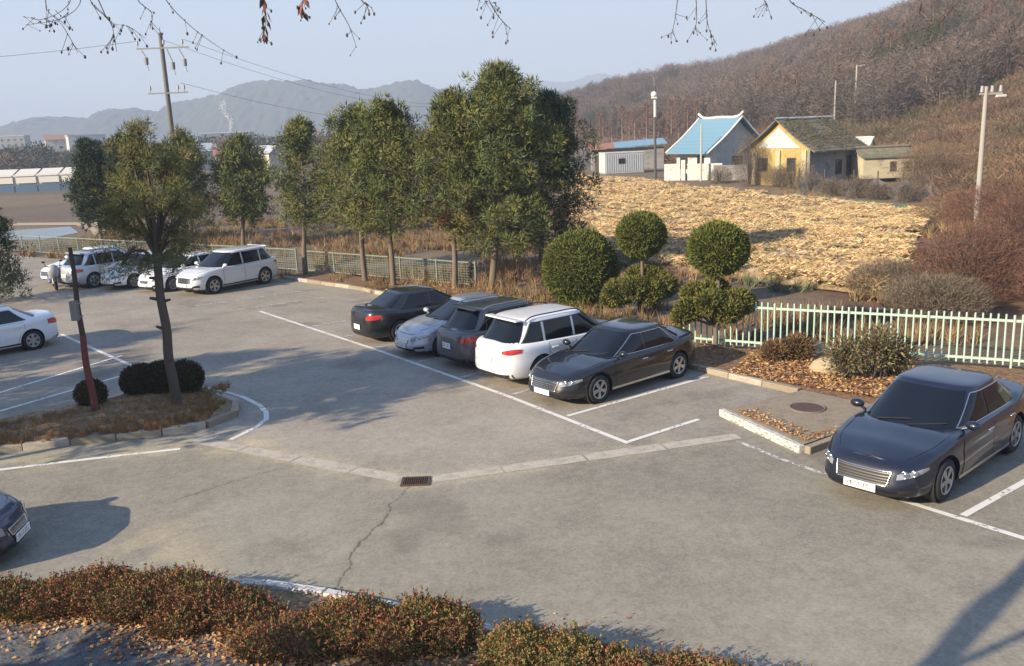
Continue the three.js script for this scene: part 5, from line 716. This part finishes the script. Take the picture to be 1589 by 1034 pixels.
// ---------- far plain ----------
{
  struct('pond', sheet([[-40.5, -66.5], [-33.5, -64.5], [-33, -69], [-36.5, -75], [-42, -73]], groundY(-37, -69) + .03), mat(C(.06, .075, .09), .15), 'small grey pool beyond the far fence');
  struct('path', sheet([[-44, -78.5], [-36.5, -76], [-32.5, -70], [-30.5, -66], [-29, -66.5], [-31, -71.5], [-35, -78], [-44, -81]], groundY(-37, -72) + .05), mat(C(.36, .29, .20), 1), 'pale dirt path bending round the pool');
  const gh = thing('greenhouse', 'long low greenhouse with white panels above a blue skirt, far across the fields', 'greenhouse', [-88, groundY(-88, -148), -148], .10), wp = mat(C(.55, .53, .49), .7), bl = mat(C(.05, .10, .17), .7), gg = mat(C(.45, .43, .40), .8);
  part('frame', box(46, 2.6, 6, 0, 1.5, -.2), gg, gh);
  for (let k = 0; k < 13; k++) { const x = -21.4 + k * 3.55; part('skirt_panel', box(3.3, 1.25, .12, x, .66, 2.95), bl, gh); part('wall_panel', box(3.1, .95, .12, x + .1, 1.95, 2.98), wp, gh); part('roof_panel', box(3.2, .1, 3.3, x - .1, 3.1, 1.5, 0, 0, .32), wp, gh); }
  const bm = [wallTex([.62, .58, .48], .2), wallTex([.46, .34, .29], .4), whiteWall, greyWall], rm = [mat(C(.40, .42, .46), .8), mat(C(.28, .14, .10), .8), mat(C(.12, .18, .26), .7)];
  const bld = (label, x, z, w, h, d, m, roof, rh, turn = .3, flat) => {
    const b = thing('distant_building', label, 'building', [x, -.5, z], turn); part('wall', box(w, h, d, 0, h / 2, 0), m, b);
    if (flat) part('roof', box(w + .6, .5, d + .6, 0, h + .25, 0), roof, b); else part('roof', (() => { const s = new THREE.Shape([new THREE.Vector2(-d / 2 - .5, 0), new THREE.Vector2(d / 2 + .5, 0), new THREE.Vector2(0, rh)]); return new THREE.ExtrudeGeometry(s, { depth: w + 1, bevelEnabled: false }).rotateY(Math.PI / 2).translate(-w / 2 - .5, h + .01, 0); })(), roof, b);
    const n = Math.max(2, Math.floor(w / 4)), fl = Math.max(1, Math.floor(h / 3.4)); for (let f = 0; f < fl; f++) for (let k = 0; k < n; k++) part('window', box(1.5, 1.3, .1, -w / 2 + (k + .5) * w / n, 1.9 + f * 3.2, d / 2 + .05), darkGlass, b);
  };
  bld('cream and brick building far off, left of the white one', -218, -450, 13, 12, 9, bm[0], rm[1], 2.4, .5); bld('brick wing beside the far cream building', -204, -455, 10, 11, 9, bm[1], rm[1], 2, .1);
  bld('large white building far off above the slim dark evergreen', -196, -430, 16, 13, 10, bm[2], rm[0], 2, .55, true); bld('low grey building far off at the photo edge', -262, -440, 18, 7, 10, bm[3], rm[0], 2, .2);
  bld('row of white flats below the hills at the photo edge', -322, -600, 20, 17, 9, bm[3], rm[0], 2, .1, true); bld('blue roofed workshop between the island pine and the evergreens', -78, -300, 13, 5.5, 9, bm[2], rm[2], 2, .15); bld('white house with a grey roof left of the workshop', -84, -250, 9, 5, 7, bm[2], rm[0], 2.2, .6); bld('white gabled house right of the workshop', -57, -215, 8, 4.2, 6, bm[0], rm[0], 1.8, -.4); bld('brick roofed house beside the white gabled house', -66, -222, 8, 4, 6, bm[2], rm[1], 1.8, .2);
  bld('dark factory block at the foot of the hills', -212, -705, 36, 15, 20, mat(C(.07, .09, .12), .9), rm[0], 2, .1, true);
  const r = rng(99); solo('smoke', sprig(995, 1400, (L, q) => { const t = q(), d = L.dir(), k = (1.2 + 2.6 * t) * Math.cbrt(q()), e = L.dir(); twig(L, -209 + 2.5 * Math.sin(t * 5) + d[0] * k, 15 + 21 * t + d[1] * k, -700 + d[2] * k, ...e, .9, .35, [1, 1, 1]); }), new THREE.MeshPhysicalMaterial({ color: C(.6, .61, .63), roughness: 1, specularIntensity: 0, side: THREE.DoubleSide }), 'white steam plume rising from the far factory', 'smoke', null, 'stuff');
  const far = sprig(990, 600, (L, q) => { const d = L.dir(), e = Math.cbrt(q()), w = .65 + .7 * q(); twig(L, d[0] * e * 2.6, 3.4 + d[1] * e * 3.2, d[2] * e * 2.6, d[0] + (q() - .5) * 2, d[1] + (q() - .5), d[2] + (q() - .5) * 2, .45 + .4 * q(), .14, [w, w, w]); }), fl = [];
  for (let k = 0; k < 2600; k++) { const d = lerp(180, 1000, Math.pow(r(), .7)), az = lerp(-.68, .02, r()), x = az * d; if (fbm(x * .012 + 3, d * .012, 3) < .42) continue; if (d < 210 && r() < .6) continue; const c = r() < .55 ? [.055, .065, .04] : [.13, .10, .08], w = .75 + .5 * r(); fl.push([x, -.6, -d, r() * 6.3, .7 + .8 * r(), c.map(q => q * w)]); }
  for (let k = 0; k < 36; k++) { const x = -255 - 60 * r(), z = -390 - 70 * r(), w = .8 + .4 * r(); fl.push([x, -.6, z, r() * 6.3, 1.4 + .7 * r(), [.045 * w, .055 * w, .04 * w]]); }
  inst('treeline', far, instM, fl, 'scattered far trees across the plain', 'trees');
}
// ---------- fallen leaves ----------
{
  const r = rng(111), leaf = (() => { const g = new THREE.BufferGeometry(); g.setAttribute('position', new THREE.Float32BufferAttribute([0, 0, -.5, .3, .1, 0, 0, 0, .5, 0, 0, -.5, 0, 0, .5, -.3, .12, 0], 3)); g.setAttribute('color', new THREE.Float32BufferAttribute(new Array(18).fill(1), 3)); g.computeVertexNormals(); return g; })(), list = [];
  const PAL = [[.34, .17, .06], [.28, .12, .05], [.42, .26, .11], [.20, .09, .045], [.46, .33, .17]];
  const add = (x, y, z, s) => { const c = PAL[Math.floor(r() * 5)], w = .7 + .6 * r(); list.push([x, inLot(x, z) && z > -14 ? .012 : y, z, r() * 6.3, s * (.7 + .6 * r()), c.map(q => q * w), (r() - .5) * 1.1, (r() - .5) * 1.1]); };
  const edge = [[-8.6, -11.2], [-6.4, -11.0], [-4.4, -10.35], [-2.6, -9.65], [-1, -9.1], [.6, -8.6]];
  for (let k = 0; k < 6800; k++) { const t = r() * (edge.length - 1), i = Math.floor(t), f = t - i, q = (r() + r() + r() - 1.5) * .75; const x = lerp(edge[i][0], edge[i + 1][0], f), z = lerp(edge[i][1], edge[i + 1][1], f) + q; if (fbm(x * 1.2, z * 1.2, 2) < .4 && r() < .75) continue; add(x, .10 + .02 * r(), z, .065); }
  for (let k = 0; k < 350; k++) add(lerp(-7.5, 1.5, r()), .10, lerp(-10.6, -8.6, r()), .06);
  for (let k = 0; k < 5200; k++) { const u = r(), v = Math.pow(r(), 1.4), x = lerp(5.3, 9.4, u) + v * 1.2, z = lerp(-21.4, -17.7, u) - v * 2.0; if (x < 8.1 && z > -19.3 + (x - 6.6) * .9) continue; add(x, .12 + .04 * r(), z, .085); }
  for (let k = 0; k < 420; k++) { const t = r(), q = Math.pow(r(), 2) * .5; add(lerp(4.75, 5.6, t) + q * .9, .145, lerp(-18.3, -16.3, t) - q * .35, .07); }
  for (let k = 0; k < 160; k++) { const t = r(); add(lerp(5.6, 8, t) + r() * .2, .145, lerp(-16.3, -17.9, t) - r() * .3, .07); }
  for (let k = 0; k < 1500; k++) { const t = r(), q = r() * 2.6; add(lerp(-6, 5, t) + q * .8, .12, lerp(-36.9, -22.2, t) - q * .6, .1); }
  inst('fallen_leaves', leaf, new THREE.MeshStandardMaterial({ vertexColors: true, roughness: .9, side: THREE.DoubleSide }), list, 'brown fallen leaves under the hedge and in the beds', 'leaves');
}
// ---------- bare tree beside the camera, its twigs hanging into the top of the view ----------
{
  const t = thing('overhanging_tree', 'bare tree beside the viewpoint whose twigs hang into the top of the picture', 'tree', [-5.6, 0, -3.0]), o = V(5.6, 0, 3.0), at = (x, y, z) => V(x, y, z).add(o), lm = [];
  part('trunk', limb([V(.2, -.2, .8), V(.28, 2, .75), V(.34, 4, .65), V(.4, 5.3, .5), V(.9, 6.4, -.5), V(1.25, 7.4, -1.3), V(1.1, 9, -1.6)], .2, .08, 12), barkDark, t);
  const main = [[at(-5.2, 4.9, -2.5), at(-4.5, 5.9, -2.55), at(-3.9, 6.9, -2.7), at(-3.6, 7.8, -2.6)], [at(-4.7, 6.4, -3.5), at(-3.4, 7.4, -4.6), at(-1.2, 7.75, -5.2), at(.8, 7.6, -5.4), at(2.9, 7.3, -5.2)], [at(-4.4, 7.3, -4.2), at(-3.8, 8.3, -4.2), at(-2, 8.9, -4.4), at(.6, 8.6, -4.8)], [at(-4.4, 7.2, -4.2), at(-6.0, 8.8, -4.4), at(-6.8, 9.8, -5)], [at(-5.2, 5.2, -2.5), at(-6.8, 7.0, -2), at(-7.6, 8.6, -1.2)], [at(-4.4, 8.4, -4.4), at(-4.9, 9.4, -3.6), at(-4.2, 10.4, -2.8)]];
  for (const m of main) part('bough', limb(m, .075, .018, 8), barkDark, t);
  const TW = [[[-2.5, 7.02, -5.55], [-2.71, 6.93, -5.63], [-2.88, 6.96, -5.71]], [[-2.44, 7.01, -5.54], [-2.6, 6.93, -5.62], [-2.86, 6.91, -5.7]], [[-2.14, 6.83, -4.47], [-2.11, 6.75, -4.55], [-2.09, 6.63, -4.63]], [[-1.94, 6.85, -4.5], [-1.89, 6.76, -4.58], [-1.91, 6.63, -4.66]], [[-2.23, 6.87, -5.4], [-2.16, 6.85, -5.48], [-2.1, 6.79, -5.56]], [[-2.01, 6.96, -5.28], [-1.97, 6.9, -5.36], [-2.02, 6.83, -5.44]], [[-1.83, 6.95, -5.2], [-1.72, 6.8, -5.28], [-1.58, 6.68, -5.36]], [[-1.18, 6.86, -4.77], [-1.2, 6.78, -4.85], [-1.25, 6.68, -4.93]], [[-1.06, 6.91, -5.13], [-1.09, 6.84, -5.21]], [[-.88, 6.89, -5.1], [-.83, 6.77, -5.18], [-.81, 6.66, -5.26]], [[-.67, 6.82, -4.59], [-.63, 6.79, -4.67]], [[-.05, 6.83, -4.87], [.01, 6.74, -4.95], [.06, 6.7, -5.03]], [[-.12, 6.89, -5.27], [-.01, 6.88, -5.35]], [[1.06, 6.89, -5.59], [1.06, 6.79, -5.67], [1.05, 6.69, -5.75]], [[1.16, 6.88, -5.54], [1.18, 6.78, -5.62], [1.19, 6.73, -5.7]], [[1.11, 6.81, -5.05], [1.14, 6.69, -5.13], [1.21, 6.59, -5.21]], [[1.52, 6.78, -4.93], [1.62, 6.74, -5.01], [1.77, 6.68, -5.09]], [[1.33, 6.76, -4.72], [1.37, 6.74, -4.8]], [[1.99, 6.69, -4.43], [2.02, 6.64, -4.51]], [[2.43, 6.75, -4.96], [2.34, 6.65, -5.04], [2.31, 6.6, -5.12]], [[2.31, 6.7, -4.78], [2.28, 6.62, -4.86], [2.29, 6.49, -4.94]], [[2.25, 6.63, -4.86], [2.13, 6.58, -4.94], [2.11, 6.56, -5.02]]];
  const c0 = new THREE.CatmullRomCurve3(main[1]), r = rng(121), tw = [], bud = [], L = new Leaves(122);
  TW.forEach((p, i) => {
    const pts = p.map(q => at(...q)); let best = null, bd = 1e9; for (let k = 0; k <= 40; k++) { const q = c0.getPoint(k / 40), d = q.distanceTo(pts[0]) + Math.abs(q.x - pts[0].x + (pts[pts.length - 1].x - pts[0].x) * .8); if (d < bd) { bd = d; best = q; } }
    const mid = best.clone().lerp(pts[0], .55); mid.x += (r() - .5) * .15; tw.push(limb([best, mid, ...pts], .004, .0013, 5));
    for (let k = 0; k < 7; k++) { const f = r() * (pts.length - 1), a = Math.min(pts.length - 2, Math.floor(f)), q = pts[a].clone().lerp(pts[a + 1], f - a); const e = q.clone().add(V((r() - .5) * .14, -.02 - .07 * r(), (r() - .5) * .08)); tw.push(bar(q, e, .0016, .001, 4)); bud.push(new THREE.IcosahedronGeometry(.003 + .004 * r(), 1).scale(1, 1.6, 1).translate(e.x, e.y, e.z), new THREE.IcosahedronGeometry(.0035, 1).translate(q.x, q.y, q.z)); }
    if (i === 7 || i === 8) for (let k = 0; k < (i === 7 ? 13 : 7); k++) { const f = k / (i === 7 ? 12 : 6) * (pts.length - 1), a = Math.min(pts.length - 2, Math.floor(f)), q = pts[a].clone().lerp(pts[a + 1], f - a), d = V((r() - .5) * .8, -.9, (r() - .5) * .8).normalize(), c = [[.13, .06, .05], [.10, .055, .055], [.2, .10, .07]][k % 3]; L.blade(q.x + (r() - .5) * .02, q.y + .02, q.z, d.x, d.y, d.z, .055 + .02 * r(), .014, c, true); }
  });
  part('twigs', merge(tw), barkDark, t); part('buds', merge(bud), barkDark, t); part('dead_leaves', L.geo(), leafM, t);
}
renderer.render(scene, camera);
